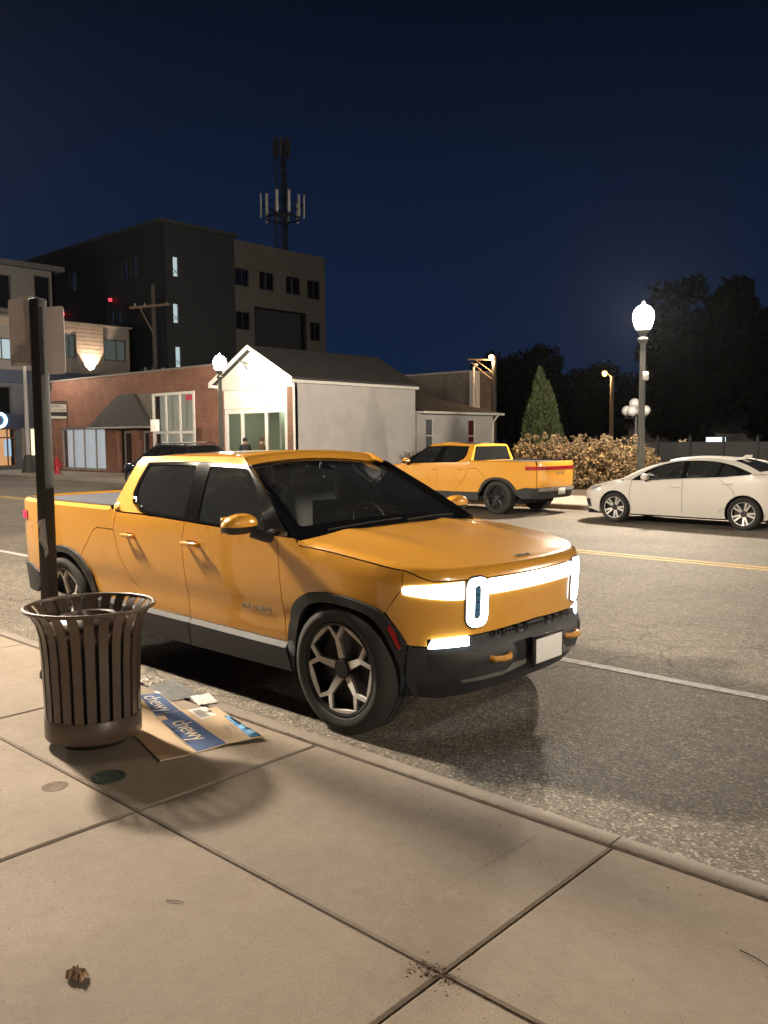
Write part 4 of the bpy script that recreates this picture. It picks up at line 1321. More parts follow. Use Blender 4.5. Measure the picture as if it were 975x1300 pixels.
def shrub_meshes(seed):
    rnd = random.Random(seed)
    st = MB(); bl = MB(); lf = MB()
    for i in range(30):
        a = rnd.uniform(0, 2 * PI); r = rnd.uniform(.1, .75)
        top = Vector((r * math.cos(a), r * math.sin(a), rnd.uniform(.9, 1.5)))
        st.tube([(top.x * .15, top.y * .15, 0), (top.x * .6, top.y * .6, top.z * .6), top], [.012, .009, .006], 4, cap=False)
    for i in range(170):
        a = rnd.uniform(0, 2 * PI); u = rnd.random() ** .6
        ph = rnd.uniform(0, 1)
        r = .85 * math.sqrt(1 - (ph * .8) ** 2) * (.75 + .3 * rnd.random())
        c = Vector((r * math.cos(a), r * math.sin(a), .25 + ph * 1.3 + rnd.uniform(-.1, .1)))
        cr_ = rnd.uniform(.05, .10)
        for k in range(30):
            d = Vector((rnd.gauss(0, 1), rnd.gauss(0, 1), rnd.gauss(0.2, 1))).normalized()
            leafquad(bl.bm, c + d * cr_ * rnd.uniform(.3, .8), d + Vector((rnd.uniform(-.6, .6), rnd.uniform(-.6, .6), rnd.uniform(-.6, .6))), cr_ * rnd.uniform(.4, .75), cr_ * rnd.uniform(.18, .36), rnd)
    for i in range(1700):
        a = rnd.uniform(0, 2 * PI); r = .85 * math.sqrt(rnd.random())
        c = Vector((r * math.cos(a), r * math.sin(a), rnd.uniform(.05, 1.35)))
        leafquad(lf.bm, c, Vector((rnd.gauss(0, 1), rnd.gauss(0, 1), rnd.gauss(0, 1))), rnd.uniform(.06, .13), rnd.uniform(.02, .04), rnd)
    return st, bl, lf


kinds = []
spots = [(-14.75, 23.5, 1.04, 'dried hydrangea shrub at the left end of the row, below the arborvitae'), (-13.8, 23.3, 1.0, 'second dried hydrangea shrub from the arborvitae, above the pickup tail'),
         (-12.9, 23.5, 1.02, 'dried hydrangea shrub in the middle of the row, right of the pickup tail'), (-12.0, 23.4, 1.0, 'dried hydrangea shrub directly left of the lamp shaft'),
         (-11.5, 23.6, .78, 'small dried hydrangea shrub at the right end, right of the lamp shaft')]
roots = []
for i, (x, y, s, lab) in enumerate(spots):
    if i < 3:
        t = empty('hydrangea_shrub', (x, y, .14))
        st, bl, lf = shrub_meshes(20 + i)
        st.build('stems', M_BARK, t); bl.build('blooms', M_BLOOM, t, recalc=False, smooth=False); lf.build('leaves', M_BROWNLEAF, t, recalc=False, smooth=False)
        roots.append(t)
    else:
        t = copy_tree(roots[i % 3]); t.location = (x, y, .14)
    t.scale = (s, s, s * 1.05); t.rotation_euler = (0, 0, i * 1.3)
    tag(t, lab, 'shrub', 'dried hydrangeas in the bed')
t = empty('small_shrub', (-25.2, 29.4, 0)); tag(t, 'small grey leafless shrub at the foot of the white house side wall', 'shrub')
rnd = random.Random(9); b = MB(); l2 = MB()
for i in range(26):
    a = rnd.uniform(0, 2 * PI); d = Vector((math.cos(a) * rnd.uniform(.1, .6), math.sin(a) * rnd.uniform(.1, .6), rnd.uniform(.7, 1.25)))
    b.tube([(0, 0, .1), d * .6 + Vector((0, 0, .05)), d], [.015, .01, .005], 4, cap=False)
    for k in range(9):
        leafquad(l2.bm, d * rnd.uniform(.4, 1), Vector((rnd.gauss(0, 1), rnd.gauss(0, 1), 1)), .12, .03, rnd)
b.build('stems', M_BARK, t); l2.build('leaves', M_BROWNLEAF, t, recalc=False, smooth=False)


def tree_meshes(seed, H, R0, n, tall=False):
    rnd = random.Random(seed)
    tr = MB(); cw = MB()
    tr.tube([(0, 0, 0), (.1, 0, H * .4), (0, .1, H * .8)], [.28, .18, .05], 8)
    cl = []
    for i in range(64):
        a = rnd.uniform(0, 2 * PI); ph = math.acos(rnd.uniform(-1, 1)); rr = R0 * rnd.uniform(.35, .98)
        c = Vector((rr * math.sin(ph) * math.cos(a), rr * math.sin(ph) * math.sin(a), H * .56 + rr * math.cos(ph) * (2.2 if tall else 1.25)))
        cl.append((c, rnd.uniform(.16, .34) * R0))
        if i < 14:
            tr.tube([(0, 0, H * rnd.uniform(.25, .5)), c * .55 + Vector((0, 0, H * .2)), c], [.09, .05, .02], 5, cap=False)
    for i in range(n):
        c, r = rnd.choice(cl)
        d = Vector((rnd.gauss(0, 1), rnd.gauss(0, 1), rnd.gauss(0, .8))).normalized()
        leafquad(cw.bm, c + d * r * rnd.uniform(.5, 1.1), Vector((rnd.gauss(0, 1), rnd.gauss(0, 1), rnd.gauss(0, 1))), rnd.uniform(.28, .55), rnd.uniform(.12, .22), rnd)
    return tr, cw


TREES = [(-22.6, 55.4, 1.0, 0, 'big round dark tree rising highest behind the lit lamp'), (-19.3, 58.6, .92, 1, 'tall narrow dark tree right of the big round one'),
         (-25.6, 57.8, .62, 0, 'lower dark tree left of the big round one, above the dark house'), (-34.5, 62.0, .66, 2, 'dark tree right behind the wooden pole with the orange light'),
         (-39.5, 63.0, .78, 0, 'dark tree behind the two arborvitae'), (-45.0, 66.0, .8, 2, 'dark tree above the annexe roof end'),
         (-31.0, 66.5, .7, 2, 'dark tree just left of the dark house'), (-17.0, 57.0, .66, 2, 'dark tree at the right edge behind the garage')]
tk = []
for i, (x, y, s, k, lab) in enumerate(TREES):
    src = [q for q in tk if q[0] == k]
    if not src:
        t = empty('dark_tree', (x, y, 0))
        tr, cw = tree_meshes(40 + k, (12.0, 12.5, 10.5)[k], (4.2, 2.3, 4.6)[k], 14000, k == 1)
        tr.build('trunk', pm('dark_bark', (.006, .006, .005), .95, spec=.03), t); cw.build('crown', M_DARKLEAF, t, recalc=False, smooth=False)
        tk.append((k, t))
    else:
        t = copy_tree(src[0][1]); t.location = (x, y, 0)
    t.scale = (s, s, s); t.rotation_euler = (0, 0, i * 2.1)
    tag(t, lab, 'tree', 'dark trees in the distance')

# ================================================================== litter bin
TX, TY, TZ = -4.385, 2.35, .13
M_BIN = pm('brown_powder_coat', (.082, .056, .042), .42, var=.08, vscale=5, coat=.25)
M_BINLID = pm('brown_bin_lid', (.075, .048, .038), .28, var=.06, vscale=3, coat=.6)
t = empty('trash_can', (TX, TY, TZ))
tag(t, 'round dark brown slatted metal trash can with a flared rim on the sidewalk', 'trash can')
prof = [(.250, .07), (.255, .30), (.261, .50), (.270, .62), (.287, .69), (.312, .735), (.340, .765)]
N = 24
sl0 = None
for k in range(N):
    a = 2 * PI * k / N
    b = MB(); wd_ = .0235
    rings = []
    for r, z in prof:
        ww = wd_ * (1 + .25 * (r - .247) / .1)
        rings.append([b.bm.verts.new((r + dr, s_ * ww, z)) for dr, s_ in ((0.003, -1), (0.003, 1), (-.003, 1), (-.003, -1))])
    for p, q in zip(rings, rings[1:]):
        for i in range(4):
            b.bm.faces.new((p[i], p[(i + 1) % 4], q[(i + 1) % 4], q[i]))
    b.bm.faces.new(rings[0][::-1]); b.bm.faces.new(rings[-1])
    if sl0 is None:
        o = b.build('slat', M_BIN, t); sl0 = o.data
    else:
        b.bm.free(); o = link_mesh('slat', sl0, None, t)
    o.rotation_euler = (0, 0, a)
b = MB(); b.tube([(.345 * math.cos(2 * PI * k / 40), .345 * math.sin(2 * PI * k / 40), .768) for k in range(41)], .0115, 8, cap=False); b.build('rim_ring', M_BIN, t)
b = MB(); b.lathe([(.258, .05), (.261, .055), (.261, .165), (.258, .17), (.25, .17), (.25, .05)], n=40, close=True); b.build('base_band', M_BIN, t)
b = MB(); b.lathe([(.0, .0), (.175, 0), (.19, .03), (.235, .05), (.25, .055), (.0, .06)], n=32); b.build('foot', M_LINER, t)
b = MB(); b.lathe([(.21, .06), (.222, .58), (.226, .60), (.216, .60), (.205, .07), (0, .07)], n=36); b.build('inner_liner', M_BLACK, t)
b = MB(); b.lathe([(.236, .585), (.246, .60), (.250, .635), (.236, .665), (.185, .705), (.135, .722), (.118, .716), (.112, .69), (.11, .60)], n=40); b.build('lid', M_BINLID, t)
b = MB(); b.tube([(-.19, -.166, .52), (-.20, -.163, .40), (-.17, -.185, .33), (-.19, -.170, .22), (-.165, -.19, .12)], .0016, 4); b.build('hanging_thread', pm('pale_thread', (.5, .45, .4), .8), t)

# ================================================================== flattened box and papers
M_CARD = pm('brown_cardboard', (.50, .375, .245), .85, var=.1, vscale=9, bump=.12, bscale=40)
M_CBLUE = pm('blue_print', (.028, .075, .20), .8, var=.08, vscale=12)
M_CTAPE = pm('light_blue_tape', (.10, .38, .72), .6, var=.06)
M_CWHITE = pm('white_print', (.66, .64, .60), .8, var=.05)
t = empty('flattened_box', (0, 0, 0))
tag(t, 'flattened brown delivery box with blue bands lying at the kerb beside the trash can', 'cardboard box')


def czf(x, y):
    return .142 + .011 * math.sin(3.1 * x + 1.7 * y) * .6 + .018 * max(0, (x + 3.86)) * 4 * .35 + .006 * math.sin(9 * y)


def card(pts, dz, mat, name, par, depth=.005, step=.06):
    b = MB(); b.panel(pts, lambda x, y: Vector((x, y, czf(x, y) + dz)), step=step, depth=depth, gap=0, out=(0, 0, 1))
    return b.build(name, mat, par, recalc=False)


c0 = card([(-4.90, 2.62), (-4.86, 2.955), (-4.815, 3.052), (-4.42, 2.955), (-4.33, 3.15), (-3.655, 2.978), (-3.742, 2.79), (-3.775, 2.607), (-3.812, 2.405), (-4.15, 2.50), (-4.45, 2.56)], 0, M_CARD, 'card_sheet', t)
for pl in ([(-4.875, 2.935), (-4.815, 3.047), (-4.425, 2.944), (-4.482, 2.80)], [(-4.474, 2.795), (-4.415, 2.943), (-3.752, 2.79), (-3.785, 2.618)]):
    card(pl, .0012, M_CBLUE, 'blue_band', c0, .0005)
card([(-4.443, 2.79), (-4.418, 2.83), (-4.345, 2.806), (-4.358, 2.765)], .0022, M_CARD, 'blank_square', c0, .0004)
lb = card([(-4.395, 2.982), (-4.372, 3.10), (-4.19, 3.045), (-4.18, 2.93)], .0022, M_CWHITE, 'shipping_label', c0, .0004)
b = MB()
for k in range(9):
    x0 = -4.36 + k * .017
    b.quad((x0, 2.985 - k * .004, czf(x0, 2.99) + .004), (x0 + .007, 2.983 - k * .004, czf(x0, 2.99) + .004), (x0 + .02, 3.04 - k * .004, czf(x0, 3.04) + .004), (x0 + .013, 3.042 - k * .004, czf(x0, 3.04) + .004))
b.build('bar_lines', M_INT, lb)
card([(-4.135, 3.062), (-4.125, 3.09), (-3.672, 2.972), (-3.70, 2.915)], .0035, M_CTAPE, 'blue_tape', c0, .0005)
rr = Vector((.965, -.25, 0)); uu = Vector((.25, .965, 0))
for (x, y, sz, mt) in ((-4.10, 2.785, .15, pm('pale_print', (.62, .54, .42), .8)), (-4.645, 2.925, .14, M_CWHITE)):
    o = text('chewy', sz, frame_matrix((x, y, 0), rr, uu), mt, c0, extr=.0004, spacing=.95)
    for v in o.data.vertices:
        v.co.z += czf(v.co.x, v.co.y) + .003
b = MB()
for (x, y, l) in ((-4.12, 2.69, .24), (-3.99, 2.98, .13), (-4.0, 2.955, .10), (-3.98, 2.93, .12)):
    p = Vector((x, y, 0)); q = p + rr * l; w_ = uu * .008
    b.quad(*[Vector((v.x, v.y, czf(v.x, v.y) + .0045)) for v in (p, q, q + w_, p + w_)])
b.build('small_print', pm('faint_print', (.25, .22, .18), .8), c0)


def crumple(name, c, w_, h_, amp, mat, seed, label, cat, rz=0.0, group=None):
    rnd = random.Random(seed); b = MB(); n = 16
    zz = [[rnd.uniform(0, amp) * (1 if 0 < i < n and 0 < j < n else .25) for j in range(n + 1)] for i in range(n + 1)]
    g = [[b.bm.verts.new((w_ * (i / n - .5) * rnd.uniform(.95, 1.05), h_ * (j / n - .5) * rnd.uniform(.93, 1.07), zz[i][j])) for j in range(n + 1)] for i in range(n + 1)]
    for i in range(n):
        for j in range(n):
            b.bm.faces.new((g[i][j], g[i + 1][j], g[i + 1][j + 1])); b.bm.faces.new((g[i][j], g[i + 1][j + 1], g[i][j + 1]))
    o = b.build(name, mat, None, sharp=70); o.location = c; o.rotation_euler = (0, 0, rz)
    return tag(o, label, cat, group)


M_FILM = glass('clear_plastic_film', (.85, .84, .81), dust=.9, rough=.3, refl=.5)
crumple('plastic_wrap', (-4.86, 3.17, .134), .46, .22, .012, M_FILM, 2, 'crumpled clear plastic wrap lying behind the flattened box', 'plastic wrap', -.25)
crumple('paper_sheet', (-4.52, 3.19, .135), .2, .13, .014, M_CWHITE, 3, 'flat pale paper sheet at the kerb edge behind the flattened box', 'paper', -.35)
crumple('paper_scrap', (-5.16, 3.19, .135), .24, .12, .03, pm('dull_paper', (.50, .46, .40), .8), 4, 'crumpled pale paper scrap at the kerb between sign post and box', 'paper', -.1)
o = crumple('dry_leaf', (-2.44, 1.22, .132), .062, .042, .03, pm('dry_leaf_brown', (.30, .20, .13), .8, var=.3, vscale=60), 5, 'curled dry brown leaf lying alone on the near sidewalk', 'leaf', .4)

# sidewalk covers
t = tag(empty('drain_cover', (-3.83, 2.12, .13)), 'small round green metal drain cover in the sidewalk below the trash can', 'drain cover')
MG = pm('green_patina_metal', (.05, .075, .055), .6, metal=.3, var=.3, vscale=20)
b = MB(); b.lathe([(.085, .0), (.085, .006), (.07, .008), (.068, .003)], n=28); b.build('frame', MG, t)
b = MB(); b.lathe([(0, .001), (.069, .001)], n=24); b.build('well', M_LINER, t)
b = MB()
for k in range(-4, 5):
    x = k * .0145; hh = math.sqrt(max(0, .067 ** 2 - x * x)); b.b2((x - .004, -hh, .002), (x + .004, hh, .006))
b.build('grate', MG, t)
t = tag(empty('valve_cap', (-3.92, 1.885, .13)), 'small worn round valve cap in the sidewalk left of the green drain cover', 'valve cap')
b = MB(); b.lathe([(.062, -.002), (.062, .002), (.056, .003), (.05, .0015), (0, .002)], n=24); b.build('lid', pm('rusty_cap', (.15, .105, .07), .85, var=.4, vscale=40, bump=.5), t)

# grit along the joints and in the gutter
rnd = random.Random(11); b = MB()
def grit(x, y, z, s):
    q = [Vector((rnd.uniform(-1, 1), rnd.uniform(-1, 1), rnd.uniform(0, 1.1))) * s for _ in range(4)]
    p = Vector((x, y, z)); vs = [b.bm.verts.new(p + v) for v in q]
    for f in ((0, 1, 2), (0, 2, 3), (0, 3, 1), (1, 3, 2)):
        b.bm.faces.new([vs[i] for i in f])
for i in range(900):
    x = rnd.uniform(-6, 1)
    grit(x, 3.135 + rnd.gauss(0, .012), .126, rnd.uniform(.003, .008))
for i in range(420):
    grit(rnd.uniform(-6, .5), 2.005 + rnd.gauss(0, .02), .126, rnd.uniform(.002, .006))
for xj in (-1.6, -3.38):
    for i in range(220):
        grit(xj + rnd.gauss(0, .018), rnd.uniform(.2, 3.1), .126, rnd.uniform(.002, .006))
for i in range(160):
    grit(-1.63 + rnd.gauss(0, .05), 1.99 + rnd.gauss(0, .03), .127, rnd.uniform(.003, .009))
for i in range(800):
    grit(rnd.uniform(-6, .5), rnd.uniform(.3, 3.1), .13, rnd.uniform(.0015, .006))
for i in range(1500):
    grit(rnd.uniform(-8, 3), 3.30 + abs(rnd.gauss(0, .22)), .0, rnd.uniform(.003, .009))
tag(b.build('grit', pm('grit_bits', (.13, .09, .06), .9, var=.5, vscale=60), smooth=False), kind='stuff')
for i, (x, y, a, l, lab) in enumerate(((-2.62, 1.66, .5, .07, 'thin dark twig on the slab left of the crossing joints'), (-.95, 2.75, -.3, .12, 'long thin twig on the slab near the kerb at right'), (-2.9, .95, .8, .06, 'short twig on the foreground slab beside the dry leaf'))):
    d = Vector((math.cos(a), math.sin(a), 0)) * l
    b = MB(); b.tube([(0, 0, .002), Vector((0, .004, .005)) + d * .5, Vector((0, 0, .003)) + d], .0018, 4)
    o = b.build('twig', M_BARK); o.location = (x, y, .131); tag(o, lab, 'twig', 'twigs on the sidewalk')

# ================================================================== two people outside the house
M_SKIN = pm('skin', (.42, .26, .19), .55, var=.05)


def person(loc, rz, coat, trousers, label, cap):
    t = empty('person', loc, rz)
    tag(t, label, 'person', 'people by the gabled house')
    J = {'pelvis': (0, 0, .95), 'spine': (0, .01, 1.15), 'chest': (0, .0, 1.36), 'neck': (0, .0, 1.47), 'head0': (0, .015, 1.53)}
    V = [(0, 0, .95), (0, .01, 1.15), (0, 0, 1.36), (0, 0, 1.48), (0, .012, 1.56), (0, .02, 1.64)]
    Rr = [.135, .135, .15, .058, .082, .085]
    E_ = [(0, 1), (1, 2), (2, 3), (3, 4), (4, 5)]
    for s in (-1, 1):
        i = len(V)
        V += [(s * .1, 0, .88), (s * .11, .01, .50), (s * .11, -.02, .09), (s * .12, .12, .04)]
        Rr += [.095, .065, .042, .038]
        E_ += [(0, i), (i, i + 1), (i + 1, i + 2), (i + 2, i + 3)]
        i = len(V)
        V += [(s * .19, 0, 1.41), (s * .23, -.02, 1.14), (s * .22, .08, .90), (s * .21, .12, .82)]
        Rr += [.065, .05, .038, .035]
        E_ += [(2, i), (i, i + 1), (i + 1, i + 2), (i + 2, i + 3)]
    me = bpy.data.meshes.new('person_body'); me.from_pydata(V, E_, [])
    o = bpy.data.objects.new('body', me); COL.objects.link(o)
    md = o.modifiers.new('skin', 'SKIN'); sv = me.skin_vertices[0].data
    for k, r in enumerate(Rr):
        sv[k].radius = (r, r * (.8 if k < 3 else 1))
    sv[0].use_root = True
    o.modifiers.new('sub', 'SUBSURF').levels = 2
    dg = bpy.context.evaluated_depsgraph_get()
    m2 = bpy.data.meshes.new_from_object(o.evaluated_get(dg))
    bpy.data.objects.remove(o)
    m2.materials.clear()
    for mt in (coat, trousers, M_SKIN):
        m2.materials.append(mt)
    for f in m2.polygons:
        f.use_smooth = True
        z = f.center.z
        f.material_index = 1 if z < .92 and abs(f.center.x) < .19 else (2 if z > 1.49 or (z < .88) else 0)
    ob = bpy.data.objects.new('body', m2); COL.objects.link(ob); ob.parent = t
    b = MB(); b.lathe([(.094, 1.60), (.102, 1.64), (.095, 1.70), (.06, 1.745), (0, 1.755)], (0, .01, 0), 14)
    if cap:
        b.prism([Vector((.085 * math.cos(a), .07 + .11 * math.sin(a), 1.655)) for a in [PI * k / 8 for k in range(9)]], (0, 0, .012))
    b.build('cap' if cap else 'hair', M_DKINT if cap else pm('brown_hair', (.06, .035, .02), .8), t)
    b = MB()
    for s in (-1, 1):
        b.lathe([(0, -.012), (.012, 0), (0, .012)], (s * .033, .098, 1.63), 8)
    b.build('eyes', M_BLACK, t)
    b = MB(); b.prism([(-.014, .10, 1.60), (.014, .10, 1.60), (0, .095, 1.64)], (0, .025, -.006)); b.build('nose', M_SKIN, t)
    return t


person((-27.55, 21.75, .13), math.radians(250), pm('dark_coat', (.03, .03, .035), .85), pm('dark_trousers', (.03, .035, .05), .85), 'person in a dark cap outside the gabled house, left one of the two', True)
person((-26.75, 21.95, .13), math.radians(110), pm('brown_coat', (.12, .07, .05), .85), pm('dark_trousers', (.03, .035, .05), .85), 'bareheaded person in a brown coat outside the gabled house', False)
# ================================================================== vehicles
M_WHEEL = pm('silver_wheel', (.58, .57, .55), .42, metal=.35, var=.05)


class Shell:
    """plan outline of a car body; u runs from the front centre along the right side (y < 0) to the rear centre"""
    def __init__(s, pts):
        ext = [(pts[1][0], -pts[1][1])] + list(pts) + [(pts[-2][0], -pts[-2][1])]
        P = []
        for i in range(1, len(ext) - 2):
            a, b_, c, d = [Vector(q) for q in ext[i - 1:i + 3]]
            for k in range(24):
                t = k / 24
                P.append(0.5 * ((2 * b_) + (c - a) * t + (2 * a - 5 * b_ + 4 * c - d) * t * t + (3 * b_ - a - 3 * c + d) * t ** 3))
        P.append(Vector(pts[-1]))
        s.P = [Vector((p.x, -max(0, p.y))) for p in P]
        s.U = [0]
        for a, b_ in zip(s.P, s.P[1:]):
            s.U.append(s.U[-1] + (b_ - a).length)
        s.L = s.U[-1]

    def pt(s, u):
        sg = 1
        if u < 0: u = -u; sg = -1
        if u > s.L: u = 2 * s.L - u; sg = -sg
        lo, hi = 0, len(s.U) - 1
        while hi - lo > 1:
            m_ = (lo + hi) // 2
            if s.U[m_] <= u: lo = m_
            else: hi = m_
        t = (u - s.U[lo]) / (s.U[hi] - s.U[lo])
        p = s.P[lo].lerp(s.P[hi], t)
        return Vector((p.x, p.y * sg))

    def nrm(s, u):
        a = s.pt(u - .012); b_ = s.pt(u + .012)
        t = (b_ - a).normalized()
        return Vector((-t.y, t.x))

    def ux(s, x):
        lo, hi = 0, len(s.U) - 1
        while hi - lo > 1:
            m_ = (lo + hi) // 2
            if s.P[m_].x >= x: lo = m_
            else: hi = m_
        d = s.P[lo].x - s.P[hi].x
        t = (s.P[lo].x - x) / d if d > 1e-9 else 0
        return s.U[lo] + (s.U[hi] - s.U[lo]) * min(1, max(0, t))

    def uy(s, y):
        for i in range(len(s.U) - 1):
            if -s.P[i + 1].y >= y:
                t = (y + s.P[i].y) / max(1e-9, (-s.P[i + 1].y + s.P[i].y))
                return s.U[i] + (s.U[i + 1] - s.U[i]) * t
        return s.U[-1]


def arc_pts(cx, cz, r, a0, a1, n):
    return [(cx + r * math.cos(math.radians(a0 + (a1 - a0) * k / n)), cz + r * math.sin(math.radians(a0 + (a1 - a0) * k / n))) for k in range(n + 1)]


def make_wheel(root, x, y, r, rim_r, width, spokes, face_mat, dish_mat, left, name='wheel'):
    """wheel with its outer face towards -y (turned round for the left side)"""
    hw = width / 2
    MY = Matrix.Rotation(PI / 2, 3, 'X')      # local z -> -y
    b = MB()
    b.lathe([(rim_r + .012, hw - .012), (rim_r + .004, hw - .004), (rim_r - .012, hw - .012), (rim_r - .02, hw - .035), (rim_r - .035, hw - .08), (rim_r - .03, -hw + .02), (rim_r + .012, -hw)], n=44, M=MY)
    b.lathe([(rim_r - .03, hw - .095), (.10, hw - .10), (0, hw - .10)], n=32, M=MY)
    wh = b.build(name, dish_mat, root, sharp=25)
    wh.location = (x, y, r - .004)
    if left: wh.rotation_euler = (0, 0, PI)
    b = MB()
    b.lathe([(rim_r + .006, hw - .018), (rim_r + .018, hw + .002), (rim_r + .05, hw + .012), (rim_r + (r - rim_r) * .55, hw + .010), (r - .03, hw - .004), (r - .010, hw - .022), (r, hw - .045),
             (r, .035), (r - .008, .032), (r - .008, .022), (r, .019), (r, -.019), (r - .008, -.022), (r - .008, -.032), (r, -.035), (r, -hw + .045), (r - .01, -hw + .02), (r - .04, -hw), (rim_r + .02, -hw)], n=56, M=MY)
    ty = b.build('tyre', M_RUBBER, wh, sharp=28)
    b = MB()
    zf = hw - .012
    def bar(p, q, w0, w1, z0, z1, th=.022):
        p = Vector(p); q = Vector(q); d = (q - p).normalized(); nn = Vector((-d.y, d.x))
        o = []
        for (c, w_, z) in ((p, w0, z0), (q, w1, z1)):
            for s_ in (-1, 1):
                o.append((c + nn * s_ * w_ / 2, z))
        f = lambda v, z: MY @ Vector((v.x, v.y, z))
        t_ = [f(v, z) for v, z in o]; l_ = [f(v, z - th) for v, z in o]
        b.quad(t_[0], t_[2], t_[3], t_[1]); b.quad(t_[0], l_[0], l_[2], t_[2]); b.quad(t_[1], t_[3], l_[3], l_[1]); b.quad(t_[2], l_[2], l_[3], t_[3]); b.quad(t_[0], t_[1], l_[1], l_[0])
    if spokes == 'petal':
        for k in range(5):
            a = 2 * PI * k / 5 + PI / 2 + .12
            pol = lambda rr, da: (rr * math.cos(a + da), rr * math.sin(a + da))
            j = pol(rim_r * .66, 0)
            bar(pol(.062, 0), j, .052, .034, zf - .03, zf - .006)
            for sg in (-1, 1):
                tip = pol(rim_r * .985, sg * .24)
                bar(j, tip, .030, .022, zf - .006, zf)
            a2 = a + 2 * PI / 5
            t1 = pol(rim_r * .985, .24); t2 = (rim_r * .985 * math.cos(a2 - .24), rim_r * .985 * math.sin(a2 - .24))
            mid = ((t1[0] + t2[0]) / 2 * 1.0, (t1[1] + t2[1]) / 2 * 1.0)
            bar(t1, t2, .020, .020, zf - .001, zf - .001)
    else:
        n = 10 if spokes == 'multi' else 6
        b.lathe([(rim_r + .008, zf - .01), (rim_r + .002, zf + .004), (rim_r - .018, zf), (rim_r - .02, zf - .02)], n=40, M=MY)
        for k in range(n):
            a = 2 * PI * k / n + (.12 if k % 2 else -.12) * (1 if spokes == 'multi' else 0) + .2
            pol = lambda rr, da: (rr * math.cos(a + da), rr * math.sin(a + da))
            bar(pol(.05, 0), pol(rim_r * .97, 0),   .036 if spokes == 'multi' else .05, .036 if spokes == 'multi' else .07, zf - .03, zf)
    b.build('spokes', face_mat, wh, smooth=False)
    b = MB(); b.lathe([(.062, zf - .03), (.062, zf - .022), (.055, zf - .016), (0, zf - .014)], n=20, M=MY); b.lathe([(.03, zf - .0135), (0, zf - .0132)], n=4, M=MY); b.build('hub_cap', M_BLACK, wh)
    return wh


